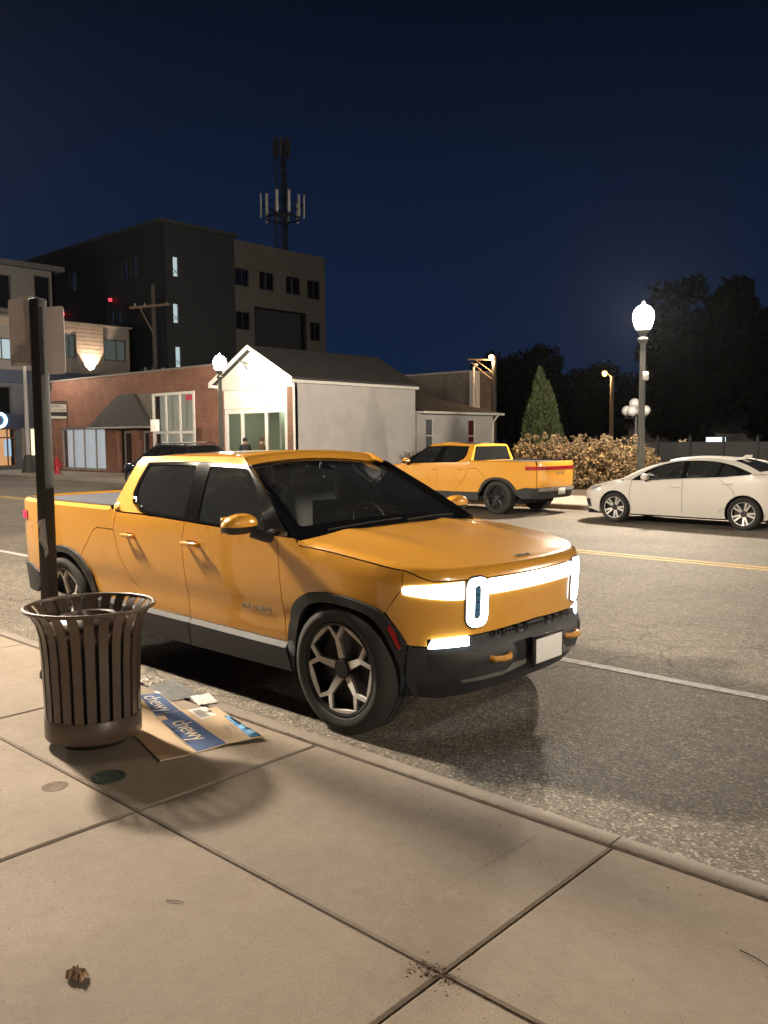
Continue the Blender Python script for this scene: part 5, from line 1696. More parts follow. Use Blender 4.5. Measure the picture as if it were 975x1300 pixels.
# ------------------------------------------------------------------ pickup
def make_pickup(root):
    WB = 3.449
    S = Shell([(.80, 0), (.785, .3), (.735, .57), (.66, .74), (.575, .845), (.46, .915), (.3, .95), (0, .968), (-.6, .974), (-1.6, .976), (-2.6, .976), (-3.4, .97), (-3.9, .95), (-4.2, .92), (-4.4, .865), (-4.52, .75), (-4.59, .45), (-4.61, 0)])
    hsf = lambda x: 1.145 - .105 * x - .085 * x * x
    H = lambda x, y: Vector((x, y, hsf(x) + .036 * (1 - (y / .9) ** 2)))

    def ins(u, z):
        p = S.pt(u); x = p.x
        v = .034 * max(0, (.93 - z) / .45) ** 1.5
        if abs(p.y) > .8 and -3.0 < x < -.4:
            v += .010 * math.exp(-((z - .66) / .05) ** 2)
        if x > -.55:
            k = max(0, min(1, (-.22 - x) / .32)); k = k * k * (3 - 2 * k)
            q = p - S.nrm(u) * .085
            r = .085 * (1 - k) + .16 * k; zt = (hsf(q.x) + .036 * (1 - (q.y / .9) ** 2)) * (1 - k) + 1.345 * k
        elif x < -2.62:
            r = .045; zt = 1.285
        else:
            r = .16; zt = 1.345
        t = min(1, max(0, (z - (zt - r)) / r))
        return v + r * (1 - math.sqrt(1 - t * t))

    def ztop(u):
        q = S.pt(u) - S.nrm(u) * .085
        return hsf(q.x) + .036 * (1 - (q.y / .9) ** 2)

    def wall(u, z, off=0.0):
        p = S.pt(u) + S.nrm(u) * (off - ins(u, z))
        return Vector((p.x, p.y, z))

    u47, uh = S.ux(.47), S.ux(-.36)

    def zshut(u):
        a = abs(u); k = max(0, min(1, (a - S.uy(.78)) / (u47 - S.uy(.78)))); k = k * k * (3 - 2 * k)
        return .991 * (1 - k) + (ztop(u) - .034) * k

    def side(s, off=0.0):
        def f(x, z):
            p = wall(S.ux(x), z, off); return Vector((p.x, p.y * s, p.z))
        return f, ((0, -s, 0))

    def front(off=0.0):
        return (lambda u, z: wall(u, z, off)), (lambda p: (1 if p.x > .2 else (-1 if p.x < -4.2 else 0), (p.y if abs(p.y) > .6 else 0), 0))

    belt = lambda x: 1.188 + max(0, (-.66 - x)) * .035
    # outlines on the side, in (x, z)
    arch_f = [(-.499, .314), (-.469, .543), (-.443, .664), (-.393, .765), (-.30, .833), (-.202, .857), (-.057, .866), (.096, .858), (.25, .832), (.345, .795), (.422, .718), (.483, .619)]
    arch_fi = [(-.445, .314), (-.405, .48), (-.375, .60), (-.33, .70), (-.255, .775), (-.12, .808), (.04, .808), (.176, .79), (.275, .757), (.345, .69), (.408, .593), (.457, .469), (.52, .306)]
    dxs = [(.565, .505), (.53, .58), (.486, .66), (.414, .745), (.31, .826), (.16, .876), (0, .892)]
    arch_r = [(-WB + d, z) for d, z in dxs] + [(-WB - d, z) for d, z in dxs[::-1][1:]]
    dxi = [(.50, .505), (.46, .56), (.42, .63), (.35, .705), (.25, .78), (.13, .826), (0, .838)]
    arch_ri = [(-WB + d, z) for d, z in dxi] + [(-WB - d, z) for d, z in dxi[::-1][1:]]

    arch_f, arch_fi, arch_r, arch_ri = [smooth_line(q) for q in (arch_f, arch_fi, arch_r, arch_ri)]
    for s in (1, -1):
        f, o = side(s)
        # front wing
        us = S.ux(.47)
        b = MB()
        xs_top = [.47 - k * (.47 + .555) / 14 for k in range(15)]
        top = [(x, zshut(S.ux(x)) if x > -.37 else 1.187) for x in xs_top]
        poly = [(.36, .80), (.47, .952)] + top + [(-.545, 1.0), (-.522, .75), (-.51, .5), (-.503, .42)] + [q for q in arch_f[4:-8]]
        b.panel(poly, f, step=.05, out=o)
        b.build('front_wing', M_YEL, root, recalc=False)
        # front door
        b = MB()
        poly = [(-.545, 1.0), (-.522, .75), (-.512, .492), (-1.574, .505), (-1.60, .8), (-1.63, 1.06), (-1.585, belt(-1.585)), (-1.1, belt(-1.1)), (-.7, belt(-.7)), (-.555, 1.186)]
        b.panel(poly, f, step=.07, out=o)
        d1 = b.build('front_door', M_YEL, root, recalc=False)
        # rear door
        b = MB()
        poly = [(-1.574, .505), (-1.60, .8), (-1.63, 1.06), (-1.585, belt(-1.585)), (-1.9, belt(-1.9)), (-2.2, 1.238), (-2.54, 1.24), (-2.586, 1.095), (-2.503, .878), (-2.36, .714), (-2.2, .60), (-2.09, .505)]
        b.panel(poly, f, step=.07, out=o)
        d2 = b.build('rear_door', M_YEL, root, recalc=False)
        # side locker door between cab and rear wheel
        b = MB()
        poly = [(-2.586, 1.095), (-2.855, 1.092), (-2.92, 1.06), (-3.10, .872), (-3.139, .826), (-3.035, .745), (-2.963, .66), (-2.919, .58), (-2.886, .505), (-2.09, .505), (-2.2, .60), (-2.36, .714), (-2.503, .878)]
        b.panel(poly, f, step=.07, out=o)
        b.build('side_locker_door', M_YEL, root, recalc=False)
        # bed side
        b = MB()
        poly = [(-2.586, 1.095), (-2.545, 1.24), (-2.62, 1.262), (-2.66, 1.2835), (-4.44, 1.2835), (-4.47, 1.15), (-4.47, .62), (-4.02, .60), (-WB - .53, .58)] + [q for q in arch_r[::-1] if q[0] < -3.13 and q[1] > .6] + [(-3.10, .872), (-2.92, 1.06), (-2.855, 1.092)]
        b.panel(poly, f, step=.07, out=o)
        bs = b.build('bed_side', M_YEL, root, recalc=False)
        # black body behind the shut lines
        b = MB()
        f2, _ = side(s, -.03)
        poly = [(.46, 1.0), (-.4, 1.15), (-2.5, 1.2), (-2.62, 1.25), (-4.4, 1.25), (-4.4, .5), (-4.03, .45)] + arch_r[::-1] + [(-2.86, .4), (-.52, .4)] + arch_f + [(.52, .6)]
        b.panel(poly, f2, step=.12, depth=.02, gap=0, out=o)
        # wheel wells
        for pl, cx in ((arch_f, 0), (arch_r, -WB)):
            for (x0, z0), (x1, z1) in zip(pl, pl[1:]):
                y0, y1 = -.93 * s, -.50 * s
                b.quad((x0, y0, z0 + .01), (x1, y0, z1 + .01), (x1, y1, z1 + .01), (x0, y1, z0 + .01))
            b.quad((cx - .6, -.50 * s, .36), (cx + .55, -.50 * s, .36), (cx + .55, -.50 * s, .95), (cx - .6, -.50 * s, .95))
        b.build('inner_body', M_LINER, root, recalc=False)
        # cladding over the wheel arches and sill
        fc, _ = side(s, .022)
        b = MB()
        b.panel(arch_f + [(.50, .60), (.53, .45), (.545, .30), (.52, .306)] + arch_fi[::-1][1:], fc, step=.05, depth=.06, gap=0, out=o)
        ac = b.build('front_arch_cladding', M_CLAD, root, recalc=False)
        b = MB(); fr_, _ = side(s, .026)
        b.panel([(.398, .735), (.425, .70), (.463, .60), (.445, .592), (.408, .665), (.383, .715)], fr_, step=.03, depth=.006, gap=0, out=o)
        b.build('side_reflector', M_REDREF, ac, recalc=False)
        b = MB()
        b.panel(arch_r + arch_ri[::-1], fc, step=.05, depth=.06, gap=0, out=o)
        b.panel([(-WB - .565, .505), (-WB - .53, .60), (-4.2, .66), (-4.36, .66), (-4.36, .40), (-4.1, .40), (-WB - .50, .505)], fc, step=.06, depth=.06, gap=0, out=o)
        b.build('rear_arch_cladding', M_CLAD, root, recalc=False)
        b = MB(); fs_, _ = side(s, .03)
        b.panel([(-.455, .302), (-.495, .455), (-1.57, .474), (-1.57, .300)], fs_, step=.1, depth=.03, gap=.002, out=o)
        b.panel([(-1.577, .300), (-1.577, .474), (-2.89, .484), (-2.90, .31)], fs_, step=.1, depth=.03, gap=.002, out=o)
        # sloping ledge on top of the sill
        for x0, x1 in ((-.50, -1.57), (-1.577, -2.89)):
            n = 8
            for k in range(n):
                xa = x0 + (x1 - x0) * k / n; xb = x0 + (x1 - x0) * (k + 1) / n
                za = .456 + (-.5 - xa) * .012; zb = .456 + (-.5 - xb) * .012
                b.quad(fs_(xa, za), fs_(xb, zb), side(s, -.01)[0](xb, zb + .045), side(s, -.01)[0](xa, za + .045))
        b.build('sill', M_SILL, root, recalc=False)
        # door handles
        for d_, (xa, xb) in ((d1, (-1.60, -1.395)), (d2, (-2.42, -2.25))):
            b = MB(); yy = side(s, .034)[0]((xa + xb) / 2, 1.062).y
            b.box(((xa + xb) / 2, yy, 1.064), (xb - xa, .018, .028), bevel=.008, seg=3)
            y1 = side(s, .012)[0]((xa + xb) / 2, 1.062).y
            for xx in (xa + .03, xb - .03):
                b.box((xx, y1, 1.064), (.022, .042, .024), bevel=.004)
            b.build('door_handle', M_YEL, d_)
            b = MB(); b.panel(fillet(rect(xa + .02, xb - .02, 1.042, 1.086), .02), side(s, .002)[0], step=.03, depth=.004, gap=0, out=o); b.build('handle_recess_shade', pm('yellow_shadow_gap', (.30, .13, .01), .5), d_, recalc=False)  # darker yellow patch paints the shade behind the handle
        # lettering low on the front door
        pm_ = side(s, .002)[0](-.80, .685)
        xdir = (1, 0, 0) if s == 1 else (-1, 0, 0)
        text('RIVIAN', .075, frame_matrix((-.80, pm_.y - .001 * s, .690), xdir, (0, .05 * s, 1)), M_SILVER, d1, extr=.002, spacing=1.35)
        # door mirror
        b = MB()
        for i in range(13):
            pass
        cx, cy, cz = -.735, -1.135 * s, 1.262
        sx, sy_, sz = .085, .125, .075
        n, m_ = 20, 12
        def ell(th, ph, k=1.0, zmin=None):
            cxp = math.copysign(abs(math.cos(th)) ** .75, math.cos(th)); sxp = math.copysign(abs(math.sin(th)) ** .75, math.sin(th))
            return Vector((cx + sx * math.cos(ph) * cxp * k + (.02 * math.sin(ph)), cy + sy_ * math.cos(ph) * sxp * k, cz + sz * math.sin(ph) * k))
        for i in range(n):
            for j in range(m_ // 2):
                t0, t1 = 2 * PI * i / n, 2 * PI * (i + 1) / n
                p0, p1 = -.12 + (PI / 2 + .12) * j / (m_ // 2), -.12 + (PI / 2 + .12) * (j + 1) / (m_ // 2)
                b.quad(ell(t0, p0), ell(t1, p0), ell(t1, p1), ell(t0, p1))
        bmesh.ops.remove_doubles(b.bm, verts=b.bm.verts, dist=.0008)
        mi = b.build('door_mirror', M_YEL, root, sharp=50)
        b = MB()
        for i in range(n):
            for j in range(5):
                t0, t1 = 2 * PI * i / n, 2 * PI * (i + 1) / n
                p0, p1 = -PI / 2 * .62 + (-.12 + PI / 2 * .62) * j / 5, -PI / 2 * .62 + (-.12 + PI / 2 * .62) * (j + 1) / 5
                b.quad(ell(t0, p0, .985), ell(t1, p0, .985), ell(t1, p1, .985), ell(t0, p1, .985))
        b.bm.faces.new([b.bm.verts.new(ell(2 * PI * i / n, -PI / 2 * .62, .985)) for i in range(n)])
        bmesh.ops.remove_doubles(b.bm, verts=b.bm.verts, dist=.0008)
        b.tube([(cx + .02, -1.06 * s, cz - .055), (-.66, -1.0 * s, 1.180), (-.62, -.945 * s, 1.172)], [.034, .036, .045], 10)
        b.build('mirror_base', M_BLACK, mi)
        b = MB()
        for i in range(n // 2):
            pass
        b.box((cx - .068, cy, cz - .002), (.006, .20, .11), bevel=.002); b.build('mirror_glass', M_CHROME, mi)

    # hood
    b = MB()
    NB = 26
    edge = []
    NB = 90
    for k in range(-NB, NB + 1):
        u = uh * k / NB
        q = wall(u, ztop(u))
        edge.append((q.x, q.y))
    poly = edge + [(-.375, -.6), (-.355, -.3), (-.35, 0), (-.355, .3), (-.375, .6)]
    hoodf = lambda x, y: H(x, y) + Vector((0, 0, .012 * math.exp(-((abs(y) - .52) / .10) ** 2) * min(1, max(0, (.62 - x) / .5))))
    b.panel(poly, hoodf, step=.06, depth=0, gap=0, out=(0, 0, 1))
    grid = []
    for k in range(-NB, NB + 1):
        u = uh * k / NB; z0, z1 = zshut(u) + .004, ztop(u)
        grid.append([b.bm.verts.new(wall(u, z0 - .004, -.02))] + [b.bm.verts.new(wall(u, z0 + (z1 - z0) * math.sin(PI / 2 * j / 9))) for j in range(10)])
    for ga, gb in zip(grid, grid[1:]):
        for j in range(10):
            fc_ = b.bm.faces.new((ga[j], ga[j + 1], gb[j + 1], gb[j]))
            if j == 0: fc_.material_index = 1
    bmesh.ops.remove_doubles(b.bm, verts=b.bm.verts, dist=.006)
    bmesh.ops.recalc_face_normals(b.bm, faces=b.bm.faces)
    hd = b.build('hood', M_YEL, root, recalc=False)
    text('RIVIAN', .042, frame_matrix((.685, 0, H(.685, 0).z + .004), (0, 1, 0), (-1, 0, .26)), M_BLACK, hd, extr=.002, spacing=1.25)
    # front fascia
    f, o = front()
    ub = lambda y: S.uy(y)
    u36, u42, u48, u50 = S.ux(.36), S.ux(.42), S.ux(.483), S.ux(.505)
    ufo, ufi = S.uy(.83), S.uy(.60)
    half = [(ufo + .001, .608), (ufo, .652), (ufi, .660), (ufi - .02, .656), (S.uy(.3), .667)]
    low = [(u47, .955), (u36, .803), (u42, .722), (u48, .622), (u50, .613)] + half
    topc = [(u47 * (1 - k / 30.0), 0) for k in range(61)]
    topc = [(u, zshut(u)) for u, _ in topc]
    poly = low + [(0, .678)] + [(-u, z) for u, z in low[::-1]] + topc[::-1]
    b = MB(); b.panel(poly, f, step=.05, out=o)
    fa = b.build('front_fascia', M_YEL, root, recalc=False)
    # light bar and lamps
    uL = S.uy(.555)
    g = .092
    fb, _ = front(.006)
    def strip(b, u0, u1, z0a, z1a, z0b, z1b, n=14, fn=fb):
        poly = [(u0 + (u1 - u0) * k / n, z0a + (z0b - z0a) * k / n) for k in range(n + 1)] + [(u1 + (u0 - u1) * k / n, z1b + (z1a - z1b) * k / n) for k in range(n + 1)]
        b.panel(poly, fn, step=.05, depth=.015, gap=0, out=o)
    b = MB(); strip(b, -(uL - g), uL - g, .895, .985, .895, .985, 30); b.build('light_bar', E_DRL, root, recalc=False)
    for sg in (1, -1):
        b = MB()
        ue = S.ux(.475)
        n = 10
        pl = [(sg * (uL + g + (ue - uL - g) * k / n), .880 + .040 * (k / n) ** 1.6) for k in range(n + 1)] + [(sg * (ue + .008), .945), (sg * ue, .962)] + [(sg * (ue + (uL + g - ue) * k / n), .966 + .017 * k / n) for k in range(1, n + 1)]
        b.panel(pl, fb, step=.05, depth=.015, gap=0, out=o)
        b.build('headlamp_wing', E_DRL, root, recalc=False)
        st = lambda hw, hh: fillet([(sg * uL - hw, .855 - hh), (sg * uL + hw, .855 - hh), (sg * uL + hw, .855 + hh), (sg * uL - hw, .855 + hh)], hw * .999, 10)
        b = MB(); b.panel(st(.086, .158), front(.008)[0], step=.04, depth=.03, gap=0, out=o)
        hl = b.build('headlamp', M_GBLACK, root, recalc=False)
        b = MB(); b.panel(st(.076, .148), front(.016)[0], holes=[st(.026, .10)], step=.03, depth=.010, gap=0, out=o); b.build('light_ring', E_DRL, hl, recalc=False)
        b = MB()
        for z in (.787, .832, .878, .923):
            b.panel(fillet(rect(sg * uL - .017, sg * uL + .017, z - .019, z + .019), .010), front(.012)[0], step=.03, depth=.006, gap=0, out=o)
        b.build('led_module', E_LED, hl, recalc=False)
        # lower lamp
        b = MB(); b.panel([(sg * (ufo - .004), .600), (sg * (ufi + .005), .602), (sg * (ufi + .005), .652), (sg * (ufo - .03), .645)], front(.012)[0], step=.04, depth=.03, gap=0, out=o); b.build('lower_lamp', E_FOG, root, recalc=False)
        # tow hook
        b = MB(); yh = .40 * sg
        b.tube([(.75, yh - .085, .515), (.815, yh - .075, .512), (.845, yh - .03, .512), (.845, yh + .03, .512), (.815, yh + .075, .512), (.75, yh + .085, .515)], .019, 8); b.build('tow_hook', M_HOOK, root)
    # dark lower bumper, with its lip, grille studs and skid plate
    def bump(u, z, off=0.0):
        k = max(0, min(1, (.63 - z) / .09)); k = k * k * (3 - 2 * k)
        k2 = max(0, min(1, (abs(u) - .55) / .35))
        dn = max(0, (.44 - z) / .14)
        return wall(u, z, off + .006 + .058 * k * (1 - .55 * k2) - .075 * dn ** 1.4)
    b = MB()
    low = [(u50 + .008, .605), (ufo, .606), (ufo - .002, .596), (ufi + .002, .598), (ufi, .645), (ufi - .025, .650), (S.uy(.3), .661)]
    poly = low + [(0, .672)] + [(-u, z) for u, z in low[::-1]] + [(-u50 - .03, .29), (-S.uy(.75), .275), (-S.uy(.45), .30), (0, .31), (S.uy(.45), .30), (S.uy(.75), .275), (u50 + .03, .29)]
    b.panel(poly, bump, step=.045, depth=.04, gap=0, out=o)
    bp_ = b.build('front_bumper', M_CLAD, root, recalc=False)
    b = MB()
    for k in range(-13, 14):
        u = k * .034
        b.panel(fillet(rect(u - .010, u + .010, .640, .654), .004, 2), front(.020)[0], step=.03, depth=.016, gap=0, out=o)
    b.build('grille_studs', M_BLACK, bp_, recalc=False)
    for sg in (1, -1):
        b = MB()
        b.panel([(sg * ufo, .57), (sg * (ufi - .05), .57), (sg * (ufi - .02), .45), (sg * (ufo - .01), .46)], lambda a, z: bump(a, z, .003), step=.05, depth=.01, gap=0, out=o)
        b.build('corner_vent', M_BLACK, bp_, recalc=False)
    for sg in (1, -1):
        b = MB()
        b.panel([(sg * S.uy(.66), .398), (sg * S.uy(.36), .412), (sg * S.uy(.30), .455), (sg * S.uy(.165), .462), (sg * S.uy(.165), .43), (sg * S.uy(.30), .405), (sg * S.uy(.36), .392), (sg * S.uy(.66), .385)], lambda a, z: bump(a, z, .010), step=.05, depth=.02, gap=0, out=o)
        b.build('skid_plate', M_SILVER, bp_, recalc=False)
    b = MB(); b.box((.878, 0, .505), (.014, .345, .195), bevel=.003); pf = b.build('number_plate', M_GBLACK, root)
    b = MB(); b.box((.8875, 0, .505), (.006, .30, .15), bevel=.002); b.build('plate_face', M_PLATE, pf)
    b = MB(); b.b2((-4.0, -.70, .26), (.45, .70, .36)); b.b2((-3.0, -.9, .30), (-.5, .9, .42)); b.build('underbody', M_LINER, root)

    # greenhouse
    def G(x, z, s=1, off=0.0):
        dz = z - 1.2
        y = .958 - .45 * dz - .25 * dz * dz - max(0, z - 1.63) ** 2 * 9
        nar = .0
        return Vector((x, -s * (y + off - nar), z))
    Ax = lambda b_: (-.40 - .73 * b_, 1.180 + .447 * b_)
    dlo = [(-.455, 1.190), (-.66, 1.186), (-1.1, 1.205), (-1.6, 1.222), (-2.12, 1.240), (-2.27, 1.262), (-2.40, 1.325), (-2.452, 1.40), (-2.455, 1.50), (-2.44, 1.627), (-1.8, 1.643), (-1.13, 1.628), (-.79, 1.42)]
    fw = fillet([(-.70, 1.205), (-1.475, 1.232), (-1.60, 1.614), (-1.14, 1.605), (-.92, 1.455)], [.02, .025, .025, .05, .2])
    rw = fillet([(-1.645, 1.238), (-2.13, 1.256), (-2.30, 1.30), (-2.425, 1.40), (-2.42, 1.612), (-1.77, 1.619)], [.025, .1, .08, .08, .04, .025])
    def Wd(a, t, off=0.0):
        x = (-.345 - .10 * a * a) * (1 - t) + (-1.29 + .055 * a * a) * t
        y = a * (.875 * (1 - t) + .675 * t)
        z = (1.212 - .030 * a * a) * (1 - t) + (1.664 - .044 * a * a) * t
        bo = .028 * math.sin(PI * t)
        return Vector((x + (bo + off) * .45, y, z + (bo + off) * .85))
    zr = spl([(-2.64, 1.688), (-2.3, 1.712), (-1.9, 1.728), (-1.5, 1.726), (-1.36, 1.716)])
    CB = lambda y, z: Vector((-2.60 - .11 * (1.68 - z), y, z))
    RF = lambda x, y: Vector((x, y, zr(x) - .028 * (y / .68) ** 2 - max(0, abs(y) - .60) ** 2 * 1.2))
    b = MB()
    for s in (1, -1):
        poly = [(-1.16, 1.632), (-1.8, 1.648), (-2.446, 1.632), (-2.462, 1.50), (-2.458, 1.398), (-2.405, 1.318), (-2.272, 1.255), (-2.2, 1.242), (-2.545, 1.243), (-2.62, 1.262), (-2.655, 1.275), (-2.631, 1.40), (-2.6165, 1.53), (-2.605, 1.635), (-2.585, 1.674), (-2.2, 1.687), (-1.9, 1.694), (-1.40, 1.694), (-1.24, 1.672)]
        b.panel(poly, lambda x, z: G(x, z, s), step=.05, depth=.03, gap=0, out=(0, -s, .2))
        # cant rail up to the roof skin
        n = 16
        for k in range(n):
            xa = -1.40 - 1.185 * k / n; xb = -1.40 - 1.185 * (k + 1) / n
            zq = spl([(-2.585, 1.674), (-2.2, 1.687), (-1.9, 1.694), (-1.40, 1.694)]); za, zb = zq(xa), zq(xb)
            b.quad(G(xa, za, s), G(xb, zb, s), RF(xb, -s * .655), RF(xa, -s * .655))
    # roof frame round the glass panel
    rg = fillet(rect(-2.49, -1.50, -.57, .57), .09)
    b.panel(rect(-2.60, -1.41, -.656, .656), RF, holes=[rg], step=.08, depth=.02, gap=0, out=(0, 0, 1))
    # header above the windscreen
    n = 28; m_ = 7
    def HD(a, t):
        p0 = Wd(max(-1, min(1, a)), 1.0); 
        if abs(a) > 1:
            k = (abs(a) - 1) / .12
            g_ = G(-1.16 - .02 * k, 1.640, 1 if a < 0 else -1)
            p0 = p0.lerp(g_, min(1, k))
        yr = max(-.656, min(.656, a * .62))
        p1 = RF(-1.412, yr)
        if abs(a) > 1:
            k = (abs(a) - 1) / .12
            p1 = p1.lerp(G(-1.40, 1.693, 1 if a < 0 else -1), min(1, k))
        p = p0.lerp(p1, t)
        bo = math.sin(PI * t) * .030 * (1 if abs(a) < 1 else .8)
        return p + Vector((bo * .7, 0, bo))
    for i in range(n):
        for j in range(m_):
            a0, a1 = -1.12 + 2.24 * i / n, -1.12 + 2.24 * (i + 1) / n
            b.quad(HD(a0, j / m_), HD(a1, j / m_), HD(a1, (j + 1) / m_), HD(a0, (j + 1) / m_))
    bmesh.ops.remove_doubles(b.bm, verts=b.bm.verts, dist=.002)
    # rear of the cab
    gy = lambda z: -G(-2.5, z).y
    zl_ = [1.2, 1.285, 1.36, 1.44, 1.53, 1.60, 1.635, 1.674]
    b.panel([(-gy(z), z) for z in zl_] + [(-.655, 1.672), (.655, 1.672)] + [(gy(z), z) for z in zl_[::-1]], CB, holes=[fillet([(-.82, 1.275), (.82, 1.275), (.67, 1.63), (-.67, 1.63)], .05)], step=.1, depth=.03, gap=0, out=(-1, 0, 0))
    b.build('cab_shell', M_YEL, root, recalc=False, sharp=40)
    b = MB(); b.panel(fillet([(-.83, 1.268), (.83, 1.268), (.68, 1.638), (-.68, 1.638)], .05), lambda y, z: CB(y, z) + Vector((.012, 0, 0)), step=.2, depth=0, gap=0, out=(-1, 0, 0)); b.build('rear_window', G_PRIV, root, recalc=False)
    b = MB(); b.panel(fillet(rect(-2.493, -1.497, -.573, .573), .09), lambda x, y: RF(x, y) + Vector((0, 0, -.004)), step=.1, depth=.01, gap=0, out=(0, 0, 1)); b.build('roof_glass', M_GBLACK, root, recalc=False)
    for s in (1, -1):
        b = MB()
        b.panel(dlo, lambda x, z: G(x, z, s, -.004), holes=[fw, rw], step=.06, depth=.03, gap=0, out=(0, -s, .2))
        # windscreen pillar
        n = 10
        for k in range(n):
            for j in range(3):
                def PL(t, q):
                    p = Wd(-1.0 * s, t, -.002); ax, az = Ax(t); g_ = G(ax, az, s, -.002)
                    r = p.lerp(g_, q); bo = .022 * math.sin(PI * q)
                    return r + Vector((bo * .5, -s * bo, bo * .3))
                b.quad(PL(k / n, j / 3), PL((k + 1) / n, j / 3), PL((k + 1) / n, (j + 1) / 3), PL(k / n, (j + 1) / 3))
        bmesh.ops.remove_doubles(b.bm, verts=b.bm.verts, dist=.001)
        sr = b.build('window_surround', M_PBLACK, root, recalc=False)
        for pl, gm, nm in ((fw, G_SIDE, 'front_side_window'), (rw, G_PRIV, 'rear_side_window')):
            b = MB(); b.panel(shrink(pl, -.006), lambda x, z: G(x, z, s, -.012), step=.1, depth=0, gap=0, out=(0, -s, .2)); b.build(nm, gm, root, recalc=False)
    b = MB()
    wl = lambda a, t: Wd(a, t, -.006)
    b.panel(rect(-.97, .97, .07, .97), wl, step=.08, depth=0, gap=0, out=(1, 0, 1))
    wsn = b.build('windscreen', G_WIND, root, recalc=False)
    b = MB()
    wo = lambda a, t: Wd(a, t, -.004)
    b.panel(rect(-1.0, 1.0, -.03, .999), wo, holes=[fillet(rect(-.945, .945, .105, .955), .04)], step=.08, depth=.01, gap=0, out=(1, 0, 1))
    b.panel(rect(-.10, .10, .80, .95), wo, step=.05, depth=.01, gap=0, out=(1, 0, 1))
    b.build('windscreen_border', M_GBLACK, wsn, recalc=False)
    b = MB(); b.tube([Wd(-.75, .015, .008), Wd(-.3, .035, .008), Wd(.05, .04, .008)], .006, 6); b.build('wiper', M_LINER, root)
    b = MB(); b.tube([Wd(.1, .015, .008), Wd(.5, .035, .008), Wd(.85, .04, .008)], .006, 6); b.build('wiper', M_LINER, root)
    # interior
    b = MB(); b.box((-.78, 0, 1.02), (.62, 1.62, .26), bevel=.07, seg=4); b.box((-.55, 0, 1.12), (.40, 1.5, .08), bevel=.03, seg=3); b.build('dashboard', M_DASH, root)
    b = MB(); b.b2((-2.5, -.85, .45), (-.5, .85, .62)); b.build('cabin_floor', M_INT, root)
    b = MB(); b.b2((-2.5, -.88, .6), (-.6, -.83, 1.15)); b.b2((-2.5, .83, .6), (-.6, .88, 1.15)); b.b2((-2.5, -.8, .6), (-2.45, .8, 1.2)); b.build('door_trim', M_INT, root)
    b = MB(); b.b2((-2.55, -.6, 1.648), (-1.4, .6, 1.656)); b.build('headliner', M_SEAT, root)
    for y in (-.40, .40):
        b = MB()
        b.box((-1.42, y, .80), (.56, .54, .20), bevel=.06, seg=4)
        b.box((-1.70, y, 1.10), (.17, .54, .62), bevel=.06, seg=4, mat3=Matrix.Rotation(-.22, 3, 'Y'))
        st = b.build('front_seat', M_SEAT, root)
        b = MB(); b.box((-1.80, y, 1.475), (.10, .28, .17), bevel=.045, seg=4); b.tube([(-1.78, y - .06, 1.36), (-1.80, y - .06, 1.42)], .01, 6); b.tube([(-1.78, y + .06, 1.36), (-1.80, y + .06, 1.42)], .01, 6); b.build('headrest', M_SEAT, st)
    b = MB(); b.box((-2.2, 0, .80), (.5, 1.4, .2), bevel=.05, seg=3); b.box((-2.42, 0, 1.1), (.16, 1.4, .6), bevel=.05, seg=3); b.box((-2.46, -.42, 1.42), (.09, .26, .14), bevel=.04, seg=3); b.box((-2.46, .42, 1.42), (.09, .26, .14), bevel=.04, seg=3); b.build('rear_bench', M_SEAT, root)
    b = MB()
    Mt = Matrix.Rotation(-.42, 3, 'Y')
    ctr = Vector((-1.03, .40, 1.13))
    b.tube([ctr + Mt @ Vector((0, .19 * math.cos(2 * PI * k / 28), .19 * math.sin(2 * PI * k / 28))) for k in range(29)], .016, 8, cap=False)
    for a in (.1, PI - .1, -PI / 2):
        b.tube([ctr, ctr + Mt @ Vector((0, .185 * math.cos(a), .185 * math.sin(a)))], .014, 6)
    b.box(ctr, (.05, .13, .09), bevel=.02); b.tube([ctr, ctr + Vector((.25, 0, -.1))], .03, 8); b.build('steering_wheel', M_INT, root)
    b = MB(); b.box((-1.07, 0, 1.25), (.02, .36, .2), bevel=.01); b.build('centre_screen', M_GBLACK, root)
    b = MB(); b.box((-1.215, 0.0, 1.565), (.03, .24, .07), bevel=.02, seg=3); b.tube([(-1.20, 0, 1.57), (-1.15, 0, 1.63)], .012, 6); b.build('rear_view_mirror', M_BLACK, root)
    b = MB(); b.box((-1.16, -.02, 1.53), (.004, .075, .09), bevel=.001); b.build('hang_tag', pm('pale_tag', (.5, .55, .45), .7), root)
    for s in (1, -1):
        b = MB(); b.tube([(-1.72, -.80 * s, 1.15), (-1.75, -.72 * s, 1.5), (-1.76, -.66 * s, 1.64)], .03, 6); b.build('belt_pillar', M_SEAT, root)

    # bed cover, tailgate, rear bumper
    b = MB()
    hp = [(-2.66, .89), (-3.4, .885), (-3.9, .865), (-4.2, .835), (-4.38, .78), (-4.48, .68), (-4.53, .4)]
    b.prism([(x, -y, 1.245) for x, y in hp] + [(x, y, 1.245) for x, y in hp[::-1]], (0, 0, .017))
    b.build('bed_cover', M_TONNEAU, root)
    for s in (1, -1):
        b = MB()
        n = 14
        for k in range(n):
            xa = -2.66 - 1.80 * k / n; xb = -2.66 - 1.80 * (k + 1) / n
            fa_, _ = side(s, 0)
            pa, pb = fa_(xa, 1.2835), fa_(xb, 1.2835)
            ia, ib = Vector((xa, pa.y + s * .05, 1.287)), Vector((xb, pb.y + s * .05, 1.287))
            b.quad(pa, pb, ib, ia)
            b.quad(ia, ib, ib - Vector((0, 0, .04)), ia - Vector((0, 0, .04)))
        b.build('bed_rail', M_BLACK, root, recalc=False)
    ut = S.ux(-4.475)
    fr2 = (lambda u, z: wall(u, z)); orr = (lambda p: (-1, p.y * .5, 0))
    b = MB()
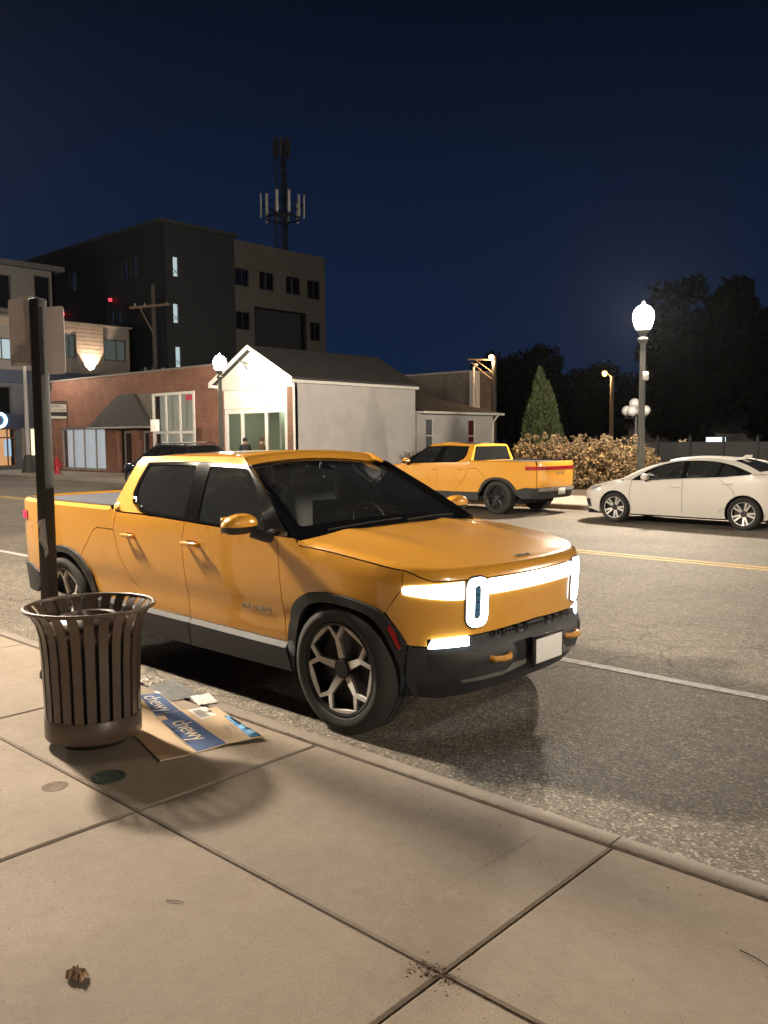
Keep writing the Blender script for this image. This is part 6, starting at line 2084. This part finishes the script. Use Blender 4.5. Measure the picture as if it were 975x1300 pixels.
    uw = 2 * S.L - ut
    b.panel([(ut, .66), (ut, 1.15), (ut, 1.2835)] + [(ut + (uw - ut) * k / 20, 1.2835) for k in range(1, 20)] + [(uw, 1.2835), (uw, .66)] + [(uw + (ut - uw) * k / 20, .66) for k in range(1, 20)], fr2, step=.07, out=orr)
    tg = b.build('tailgate', M_YEL, root, recalc=False)
    text('RIVIAN', .085, frame_matrix((-4.612, 0, .995), (0, -1, 0), (0, 0, 1)), M_SILVER, tg, extr=.003, spacing=1.5)
    us0 = S.ux(-4.22)
    b = MB(); fl = lambda u, z: wall(u, z, .008); n = 30; u2 = 2 * S.L - us0
    b.panel([(us0 + (u2 - us0) * k / n, 1.075) for k in range(n + 1)] + [(u2 + (us0 - u2) * k / n, 1.160) for k in range(n + 1)], fl, step=.06, depth=.015, gap=0, out=orr)
    tl = b.build('tail_light_bar', M_TAIL, root, recalc=False)
    for (a0, a1) in ((us0, ut + .02), (2 * S.L - ut - .02, u2)):
        b = MB(); b.panel(fillet([(a0 + .02, 1.085), (a1, 1.085), (a1, 1.15), (a0 + .02, 1.15)], .015), lambda u, z: wall(u, z, .012), step=.04, depth=.006, gap=0, out=orr); b.build('tail_lamp', E_TAIL, tl, recalc=False)
    b = MB(); ur = S.ux(-4.30); u2 = 2 * S.L - ur
    b.panel([(ur + (u2 - ur) * k / 24, .40) for k in range(25)] + [(u2 + (ur - u2) * k / 24, .655) for k in range(25)], lambda u, z: wall(u, z, .022 - .03 * max(0, (.5 - z) / .1)), step=.07, depth=.05, gap=0, out=orr)
    rb_ = b.build('rear_bumper', M_CLAD, root, recalc=False)
    b = MB(); ur = S.ux(-4.5); u2 = 2 * S.L - ur
    b.panel([(ur + (u2 - ur) * k / 20, .575) for k in range(21)] + [(u2 + (ur - u2) * k / 20, .648) for k in range(21)], lambda u, z: wall(u, z, .034), step=.07, depth=.03, gap=0, out=orr)
    b.panel([(ur + (u2 - ur) * k / 20, .46) for k in range(3)] + [(ur + (u2 - ur) * k / 20, .55) for k in range(2, -1, -1)], lambda u, z: wall(u, z, .034), step=.07, depth=.03, gap=0, out=orr)
    b.build('bumper_step', M_SILVER, rb_, recalc=False)
    b = MB(); b.box((-4.652, 0, .56), (.01, .30, .15), bevel=.003); b.build('rear_number_plate', M_PLATE, root)
    for (x, left) in ((0, False), (0, True), (-WB, False), (-WB, True)):
        make_wheel(root, x, -.842 if not left else .842, .408, .285, .275, 'petal', M_ALU, M_BLKALLOY, left)


TRX, TRY = -3.6761, 4.5578
truck = empty('pickup_truck', (TRX, TRY, 0))
make_pickup(truck)
tag(truck, 'large yellow double-cab pickup with glowing white front light bar parked at the near kerb', 'pickup truck', 'yellow electric pickups parked along the street')
truck2 = copy_tree(truck)
truck2.location = (-15.05, 17.60, 0)
truck2.rotation_euler = (0, 0, PI)
truck2.scale = (.985, .985, .985)
tag(truck2, 'yellow double-cab pickup with black wheels parked facing away across the street', 'pickup truck', 'yellow electric pickups parked along the street')


def remat(o, m_):
    o.material_slots[0].link = 'OBJECT'
    o.material_slots[0].material = m_


def walk(o):
    yield o
    for c in o.children:
        yield from walk(c)


for o in list(walk(truck2)):
    nm = o.name.split('.')[0]
    if nm == 'spokes': remat(o, M_BLKALLOY)
    if nm in ('light_bar', 'headlamp_wing', 'light_ring', 'lower_lamp', 'led_module'): remat(o, pm('unlit_lamp_lens', (.5, .5, .5), .2, coat=.5))
    if nm == 'tail_lamp': remat(o, pm('tail_lamp_dim', (.42, .02, .035), .2, coat=1.0))


# ------------------------------------------------------------------ saloon and people carrier
def make_car(root, P, paint):
    S = Shell(P['plan'])
    hood = spl(P['hood']); belt = spl(P['belt']); WB = P['wb']; deck = spl(P['deck']) if P.get('deck') else None
    xb, xd = P['cowl'], P['tail']      # cab between these
    cr_ = P['crown']; hwid = P['hw']

    def zt(x):
        if x > xb: return hood(x)
        if deck and x < xd: return deck(x)
        return None

    def ins(u, z):
        p = S.pt(u); t_ = zt(p.x)
        v = .05 * max(0, (.55 - z) / .35) ** 1.5 + .02 * max(0, (z - .6) / .4) ** 2
        if t_ is not None:
            r = P['round']; t = min(.996, max(0, (z - (t_ - cr_ - r)) / r)); v += r * (1 - math.sqrt(1 - t * t))
        return v

    def wall(u, z, off=0):
        p = S.pt(u) + S.nrm(u) * (off - ins(u, z)); return Vector((p.x, p.y, z))

    def side(s, off=0):
        return lambda x, z: (lambda p: Vector((p.x, p.y * s, p.z)))(wall(S.ux(x), z, off))
    (lx_, _), (hx_, _) = (P['rail_x'][0], 0), (P['rail_x'][1], 0)
    P = dict(P); P['upper'] = P['up_bottom'] + [(hx_ + (lx_ - hx_) * k / 40, P['rail'](hx_ + (lx_ - hx_) * k / 40)) for k in range(41)] + P['up_front']
    P['dlo'] = smooth_line(P['dlo'] + [P['dlo'][0]], 3)[:-1] if P.get('round_dlo') else P['dlo']
    zc = P['wheel_z']; ar = P['arch']
    sill = P['sill']
    def arch(cx):
        return arc_pts(cx, zc, ar, -20, 200, 16)
    def G(x, z, s, off=0):
        dz = z - belt(x)
        return Vector((x, -s * (P['gw'] - P['lean'] * dz - P['lean2'] * dz * dz + off), z))
    for s in (1, -1):
        o = (0, -s, .1)
        b = MB()
        topx = [P['nose'] - k * (P['nose'] - xb) / 10 for k in range(11)]
        top = [(x, hood(x) - cr_ - .003) for x in topx]
        top += [(x, belt(x)) for x in [xb + (xd - xb) * k / 12 for k in range(1, 12)]]
        if deck:
            top += [(x, deck(x) - cr_ - .003) for x in [xd + (P['back'] - xd) * k / 6 for k in range(7)]]
        else:
            top += [(xd, belt(xd)), (P['back'], belt(xd))]
        bot = [(P['back'], sill + .1)] + [q for q in arch(-WB)[::-1]] + [(-WB + ar * .96, sill), (-ar * .96, sill)] + arch(0)[::-1] + [(P['nose'], sill + .06)]
        # arches run from the rear to the front
        b.panel(top + bot, side(s), holes=[], step=.08, depth=.03, gap=0, out=o)
        by = b.build('body_side', paint, root, recalc=False)
        b = MB()
        for x_, z0, z1, k in P['cuts']:
            pts = [side(s, .0015)(x_ + k * math.sin(PI * i / 8) , z0 + (z1 - z0) * i / 8) for i in range(9)]
            b.tube(pts, .0035, 4)
        b.build('door_gap', M_LINER, by)
        b = MB()
        for (xa, xb_, z) in P['handles']:
            y = side(s, .03)((xa + xb_) / 2, z).y; b.box(((xa + xb_) / 2, y, z), (abs(xb_ - xa), .02, .03), bevel=.008, seg=2)
        b.build('door_handle', P['handle_mat'], by)
        # upper side
        b = MB(); b.panel(P['upper'], lambda x, z: G(x, z, s), holes=[P['dlo']], step=.07, depth=0, gap=0, out=o)
        b.build('upper_side', paint, root, recalc=False)
        b = MB(); b.panel(P['dlo'], lambda x, z: G(x, z, s, -.004), holes=P['wins'], step=.08, depth=.015, gap=0, out=o); b.build('window_frame', M_GBLACK, root, recalc=False)
        for i, wn in enumerate(P['wins']):
            b = MB(); b.panel(shrink(wn, -.005), lambda x, z: G(x, z, s, -.010), step=.15, depth=0, gap=0, out=o); b.build('side_window', P['glass'], root, recalc=False)
        for cx in (0, -WB):
            b = MB()
            pl = arch(cx)
            for (x0, z0), (x1, z1) in zip(pl, pl[1:]):
                ya, yb = -(hwid - .04) * s, -.42 * s
                b.quad((x0, ya, z0), (x1, ya, z1), (x1, yb, z1), (x0, yb, z0))
            b.quad((cx - .45, -.42 * s, .15), (cx + .45, -.42 * s, .15), (cx + .45, -.42 * s, .8), (cx - .45, -.42 * s, .8))
            b.build('wheel_well', M_LINER, root, recalc=False)
        # mirror
        b = MB(); mx, mz = P['mirror']; my = (hwid + .09) * s
        b.box((mx, -my, mz), (.13, .20, .13), bevel=.05, seg=4); mi = b.build('door_mirror', paint, root)
        b = MB(); b.tube([(mx, -my + .04 * s, mz - .05), (mx + .04, -(hwid - .06) * s, mz - .09)], [.03, .04], 8); b.build('mirror_base', M_BLACK, mi)
        for cx in (0, -WB):
            make_wheel(root, cx, -(hwid - .10) * s, zc + .005, P['rim'], .2, P['spokes'], P['wheel_mat'], M_BLKALLOY, s == -1)
    # top surfaces
    ed = []
    uh = S.ux(xb)
    for k in range(-16, 17):
        u = uh * k / 16; q = S.pt(u) - S.nrm(u) * (P['round'] + .012); ed.append((q.x, q.y))
    hf = lambda x, y: Vector((x, y, hood(x) - cr_ * min(1, abs(y) / (hwid - P['round'])) ** 2))
    b = MB(); b.panel(ed + [(xb + .12, .35), (xb + .15, 0), (xb + .12, -.35)], hf, step=.08, depth=.02, gap=0, out=(0, 0, 1)); b.build('hood', paint, root, recalc=False)
    un = S.ux(P['nose'])
    fr = lambda u, z: wall(u, z)
    oo = lambda p: (1 if p.x > 0 else -1, p.y * .5, 0)
    tp = [(un * (1 - k / 20), 0) for k in range(41)]
    b = MB(); b.panel([(u, hood(S.pt(u).x) - cr_ - .004) for u, _ in tp] + [(-un, sill + .06), (-un * .5, sill - .02), (0, sill - .02), (un * .5, sill - .02), (un, sill + .06)], fr, step=.07, depth=.03, gap=0, out=oo); b.build('front_bumper', paint, root, recalc=False)
    b = MB()
    for sg in (1, -1):
        b.panel([(sg * q[0], q[1]) for q in P['headlamp'](S)], lambda u, z: wall(u, z, .006), step=.05, depth=.02, gap=0, out=oo)
    b.build('headlamp', pm('clear_headlamp', (.35, .36, .37), .12, coat=1.0, var=.3, vscale=20), root, recalc=False)
    b = MB()
    for sg in (1, -1):
        b.panel([(sg * q[0], q[1]) for q in P['fog'](S)], lambda u, z: wall(u, z, .005), step=.05, depth=.02, gap=0, out=oo)
    b.panel([(S.uy(.5), .56), (0, .57), (-S.uy(.5), .56), (-S.uy(.45), .36), (0, .34), (S.uy(.45), .36)], lambda u, z: wall(u, z, .005), step=.06, depth=.02, gap=0, out=oo)
    b.build('grille', M_BLACK, root, recalc=False)
    # windscreen, roof, rear window
    (bx, bz, bw), (tx, tz, tw) = P['ws']
    def WS(a, t):
        return Vector(((bx - .14 * a * a) * (1 - t) + (tx - .09 * a * a) * t + .03 * math.sin(PI * t), a * (bw * (1 - t) + tw * t), (bz - .03 * a * a) * (1 - t) + (tz - .035 * a * a) * t + .04 * math.sin(PI * t)))
    b = MB(); b.panel(rect(-1, 1, 0, 1), WS, step=.1, depth=0, gap=0, out=(1, 0, 1)); b.build('windscreen', P['glass'], root, recalc=False)
    (rx, rz, rw_), (qx, qz, qw) = P['rw']
    def RW(a, t):
        return Vector(((rx + .05 * a * a) * (1 - t) + (qx + .12 * a * a) * t, a * (rw_ * (1 - t) + qw * t), (rz - .035 * a * a) * (1 - t) + (qz - .02 * a * a) * t + .03 * math.sin(PI * t)))
    b = MB(); b.panel(rect(-1, 1, 0, 1), RW, step=.1, depth=0, gap=0, out=(-1, 0, 1)); b.build('rear_window', G_PRIV, root, recalc=False)
    zrf = spl(P['roof'])
    rw = P['roof_w']
    if 'up_low' in P: pass
    RFf = lambda x, y: Vector((x, y, zrf(x) - .035 * (y / rw) ** 2))
    b = MB(); b.panel([(tx - .09 * (k / 8) ** 2, rw * k / 8) for k in range(-8, 9)] + [(rx + .05 * (k / 8) ** 2, rw * k / 8) for k in range(8, -9, -1)], RFf, step=.1, depth=0, gap=0, out=(0, 0, 1))
    # join the roof skin to the upper sides
    n = 48
    for s in (1, -1):
        for k in range(n):
            xa = tx - .09 + (rx + .05 - tx + .09) * k / n; xb_ = tx - .09 + (rx + .05 - tx + .09) * (k + 1) / n
            za, zb = P['rail'](xa), P['rail'](xb_)
            b.quad(G(xa, za, s), G(xb_, zb, s), RFf(xb_, -s * rw), RFf(xa, -s * rw))
        # pillars either side of the glass
        for fn_, lo, hi in ((WS, P['apil'], 1), (RW, P['cpil'], 1)):
            for k in range(8):
                t0, t1 = k / 8, (k + 1) / 8
                def gp(t):
                    x = lo[0][0] * (1 - t) + lo[1][0] * t; z = P['rail'](x) if lo is P['apil'] or lo is P['cpil'] else 0
                    if lo is P['cpil']: x = lo[1][0] * t + lo[0][0] * (1 - t); z = P['rail'](x)
                    return G(x, z, s)
                b.quad(fn_(-s, t0), fn_(-s, t1), gp(t1), gp(t0))
    b.build('roof', paint, root, recalc=False, sharp=45)
    ur = S.ux(P['back']); u2 = 2 * S.L - ur
    tz_ = (deck(P['back']) - cr_ - .004) if deck else belt(xd)
    b = MB(); b.panel([(ur + (u2 - ur) * k / 16, sill + .08) for k in range(17)] + [(u2 + (ur - u2) * k / 16, tz_) for k in range(17)], fr, step=.08, depth=.03, gap=0, out=oo)
    if deck:
        dk_ = lambda x, y: Vector((x, y, deck(x) - cr_ * min(1, abs(y) / (hwid - P['round'])) ** 2))
        ed = []
        u0 = S.ux(xd)
        for k in range(21):
            u = u0 + (2 * S.L - 2 * u0) * k / 20; q = S.pt(u) - S.nrm(u) * (P['round'] + .01); ed.append((q.x, q.y))
        b.panel(ed + [(xd - .02, .3), (xd - .05, 0), (xd - .02, -.3)], dk_, step=.08, depth=.02, gap=0, out=(0, 0, 1))
    b.build('rear_body', paint, root, recalc=False)
    b = MB()
    for sg in (1, -1):
        us0 = S.ux(P['back'] + .25); ue = S.uy(.45) if False else S.L - .5
        a0, a1 = (us0, ue) if sg == 1 else (2 * S.L - us0, 2 * S.L - ue)
        b.panel([(a0, tz_ - .22), (a1, tz_ - .20), (a1, tz_ - .06), (a0, tz_ - .08)], lambda u, z: wall(u, z, .006), step=.06, depth=.02, gap=0, out=oo)
    b.build('tail_light', M_TAIL, root, recalc=False)
    b = MB(); b.b2((-WB - .6, -.7, .16), (.7, .7, .3)); b.b2((-WB + .45, -hwid + .1, .17), (-.45, hwid - .1, .32)); b.build('underbody', M_LINER, root)
    b = MB()
    for y in (-.36, .36):
        b.box((-1.50, y, .66), (.5, .5, .2), bevel=.05, seg=3); b.box((-1.78, y, .92), (.15, .48, .55), bevel=.05, seg=3, mat3=Matrix.Rotation(-.25, 3, 'Y')); b.box((-1.88, y, 1.2), (.09, .26, .16), bevel=.04, seg=3)
    b.box((-2.6, 0, .85), (.2, 1.2, .6), bevel=.05, seg=3); b.build('seats', M_INT, root)
    b = MB(); b.box((-.62, 0, .80), (.5, 1.4, .2), bevel=.06, seg=3); b.b2((-2.6, -.7, .35), (-.4, .7, .45)); b.build('dashboard', M_INT, root)
    b = MB(); c = Vector((-1.0, .36, .92)); Mt = Matrix.Rotation(-.4, 3, 'Y')
    b.tube([c + Mt @ Vector((0, .18 * math.cos(2 * PI * k / 20), .18 * math.sin(2 * PI * k / 20))) for k in range(21)], .014, 6, cap=False); b.tube([c, c + Vector((.3, 0, -.1))], .025, 6); b.tube([c + Vector((0, -.17, 0)), c + Vector((0, .17, 0))], .012, 6); b.build('steering_wheel', M_BLACK, root)
    return S, wall, G, RFf


SED = dict(
    plan=[(.93, 0), (.90, .35), (.80, .62), (.66, .76), (.46, .845), (.2, .88), (-.3, .89), (-1.4, .895), (-2.4, .89), (-3.0, .86), (-3.4, .78), (-3.6, .62), (-3.69, .35), (-3.72, 0)],
    hood=[(.93, .62), (.80, .71), (.56, .80), (.25, .885), (-.15, .965), (-.4, 1.0)], belt=[(-3.0, 1.09), (-2.84, 1.075), (-2.56, 1.03), (-2.1, .99), (-1.46, .952), (-1.04, .92), (-.6, .895), (-.15, .885)],
    deck=[(-3.7, 1.10), (-3.3, 1.145), (-2.9, 1.15)], wb=2.70, cowl=-.16, tail=-2.86, crown=.05, hw=.885, round=.06, wheel_z=.315, arch=.365, sill=.20, nose=.62, back=-3.45,
    gw=.865, lean=.50, lean2=.25,
    up_bottom=[(-.17, .90), (-.34, .893), (-.61, .897), (-1.04, .922), (-1.46, .955), (-2.1, .993), (-2.56, 1.033), (-2.85, 1.078)], up_front=[], rail_x=(-.20, -3.05), round_dlo=True,
    dlo=[(-.37, .905), (-.61, .908), (-1.04, .934), (-1.46, .967), (-2.1, 1.005), (-2.56, 1.045), (-2.83, 1.088), (-2.70, 1.155), (-2.50, 1.225), (-2.26, 1.285), (-2.03, 1.318), (-1.63, 1.325), (-1.3, 1.302), (-.97, 1.232), (-.67, 1.107)],
    wins=[fillet([(-.62, .925), (-1.44, .98), (-1.44, 1.295), (-1.2, 1.27), (-.95, 1.205), (-.72, 1.09)], .02), fillet([(-1.54, .985), (-2.14, 1.02), (-2.2, 1.278), (-2.03, 1.30), (-1.63, 1.308), (-1.54, 1.304)], .02), fillet([(-2.20, 1.026), (-2.52, 1.055), (-2.57, 1.10), (-2.48, 1.18), (-2.26, 1.262)], .02)],
    cuts=[(-1.49, .27, .955, 0), (-.40, .27, .89, .05), (-2.20, .32, .98, -.33)], handles=[(-1.26, -1.44, .80), (-2.28, -2.48, .885)], handle_mat=M_WHITECAR,
    glass=glass('saloon_glass', (.30, .34, .33)), mirror=(-.73, .985), rim=.235, spokes='multi', wheel_mat=M_WHEEL,
    headlamp=lambda S: [(S.uy(.50), .635), (S.ux(.55), .665), (S.ux(.28), .785), (S.ux(.36), .79), (S.ux(.62), .735), (S.uy(.60), .69)],
    fog=lambda S: [(S.uy(.66), .46), (S.ux(.62), .48), (S.ux(.60), .30), (S.uy(.72), .31)],
    ws=((.02, .96, .74), (-1.02, 1.345, .58)), rw=((-2.42, 1.355, .56), (-3.02, 1.15, .66)),
    roof=[(-2.48, 1.345), (-2.1, 1.395), (-1.7, 1.412), (-1.35, 1.398), (-1.0, 1.345)], roof_w=.60,
    rail=spl([(-3.05, 1.095), (-2.78, 1.225), (-2.48, 1.325), (-2.09, 1.372), (-1.69, 1.378), (-1.36, 1.355), (-1.02, 1.285), (-.68, 1.160), (-.20, .925)]),
    apil=((-.17, .90), (-1.06, 1.295)), cpil=((-2.44, 1.332), (-3.05, 1.095)))
sed = empty('sedan', (-8.659, 16.693 + .885, 0), rz=PI)
make_car(sed, SED, M_WHITECAR)
tag(sed, 'white four-door sedan with silver spoked wheels parked across the street', 'sedan')
b = MB(); b.panel([(-2.30, -.02), (-2.30, .02), (-2.50, .045), (-2.52, -.045)], lambda x, y: Vector((x, y, 1.385 + .0 * x + (.05 if x < -2.4 else 0))), step=.05, depth=.06, gap=0, out=(0, 0, 1)); b.build('roof_aerial', M_WHITECAR, sed, recalc=False)

SUV = dict(
    plan=[(.92, 0), (.89, .35), (.80, .65), (.64, .82), (.44, .90), (.2, .935), (-.3, .945), (-1.5, .95), (-2.9, .945), (-3.4, .92), (-3.75, .84), (-3.88, .62), (-3.94, .35), (-3.96, 0)],
    hood=[(.93, .90), (.80, .97), (.5, 1.03), (.1, 1.08), (-.3, 1.12)], belt=[(-3.9, 1.16), (-2.5, 1.12), (-1.2, 1.08), (-.3, 1.06)],
    deck=None, wb=2.85, cowl=-.25, tail=-3.7, crown=.05, hw=.94, round=.07, wheel_z=.36, arch=.42, sill=.28, nose=.62, back=-3.72,
    gw=.925, lean=.42, lean2=.2,
    up_bottom=[(-.27, 1.07), (-1.2, 1.085), (-2.5, 1.125), (-3.72, 1.165)], up_front=[], rail_x=(-.30, -3.70),
    dlo=[(-.50, 1.09), (-1.2, 1.10), (-2.5, 1.14), (-3.5, 1.175), (-3.48, 1.45), (-3.3, 1.59), (-2.5, 1.63), (-1.6, 1.63), (-1.25, 1.59), (-1.0, 1.46)],
    wins=[fillet([(-.72, 1.115), (-1.5, 1.13), (-1.5, 1.60), (-1.3, 1.575), (-1.03, 1.44)], .03), fillet([(-1.6, 1.135), (-2.5, 1.16), (-2.55, 1.605), (-1.6, 1.605)], .03), fillet([(-2.6, 1.165), (-3.42, 1.195), (-3.40, 1.44), (-3.25, 1.565), (-2.64, 1.60)], .03)],
    cuts=[(-1.55, .35, 1.1, 0), (-.45, .35, 1.06, .03), (-2.5, .4, 1.12, -.15)], handles=[(-1.3, -1.48, .98), (-2.28, -2.48, 1.0)], handle_mat=M_DARKCAR,
    glass=G_PRIV, mirror=(-.75, 1.15), rim=.24, spokes='multi', wheel_mat=M_WHEEL,
    headlamp=lambda S: [(S.uy(.52), .80), (S.ux(.50), .82), (S.ux(.40), .93), (S.ux(.62), .93), (S.uy(.56), .91)],
    fog=lambda S: [(S.uy(.60), .50), (S.ux(.62), .52), (S.ux(.62), .40), (S.uy(.62), .40)],
    ws=((-.05, 1.12, .80), (-1.18, 1.70, .62)), rw=((-3.42, 1.69, .60), (-3.72, 1.2, .72)),
    roof=[(-3.45, 1.69), (-2.5, 1.745), (-1.6, 1.745), (-1.15, 1.70)], roof_w=.66,
    rail=spl([(-3.72, 1.165), (-3.62, 1.45), (-3.45, 1.65), (-3.2, 1.69), (-2.5, 1.705), (-1.6, 1.705), (-1.25, 1.67), (-.95, 1.52), (-.3, 1.10)]),
    apil=((-.27, 1.07), (-1.25, 1.67)), cpil=((-3.45, 1.66), (-3.72, 1.165)))
suv = empty('suv', (-28.1, 17.75, 0), rz=PI)
make_car(suv, SUV, M_DARKCAR)
suv.scale = (.96, .96, .955)
tag(suv, 'black suv with roof rails mostly hidden behind the near yellow pickup roof', 'suv')
for s in (1, -1):
    b = MB(); b.tube([(-1.35, -.66 * s, 1.70), (-1.45, -.66 * s, 1.775), (-3.2, -.66 * s, 1.775), (-3.3, -.66 * s, 1.70)], .018, 8); b.build('roof_rail', M_CHROME, suv)
for x in (-1.8, -2.7):
    b = MB(); b.box((x, 0, 1.795), (.07, 1.34, .03), bevel=.01); b.build('roof_bar', M_SILVER, suv)

# ================================================================== thin scattering volume added to imitate lens bloom round the lamps
hz = MB(); hz.b2((-340, -320, -1.2), (340, 360, 34.0))
ho = hz.build('bloom_haze', None, smooth=False)
tag(ho, kind='stuff')
mt, n, out = _nodes('bloom_haze')
pv = n.nodes.new('ShaderNodeVolumePrincipled')
pv.inputs['Color'].default_value = (.78, .87, 1.0, 1)
pv.inputs['Density'].default_value = 0.00005
pv.inputs['Anisotropy'].default_value = 0.76
n.links.new(pv.outputs[0], out.inputs['Volume'])
ho.data.materials.append(mt)
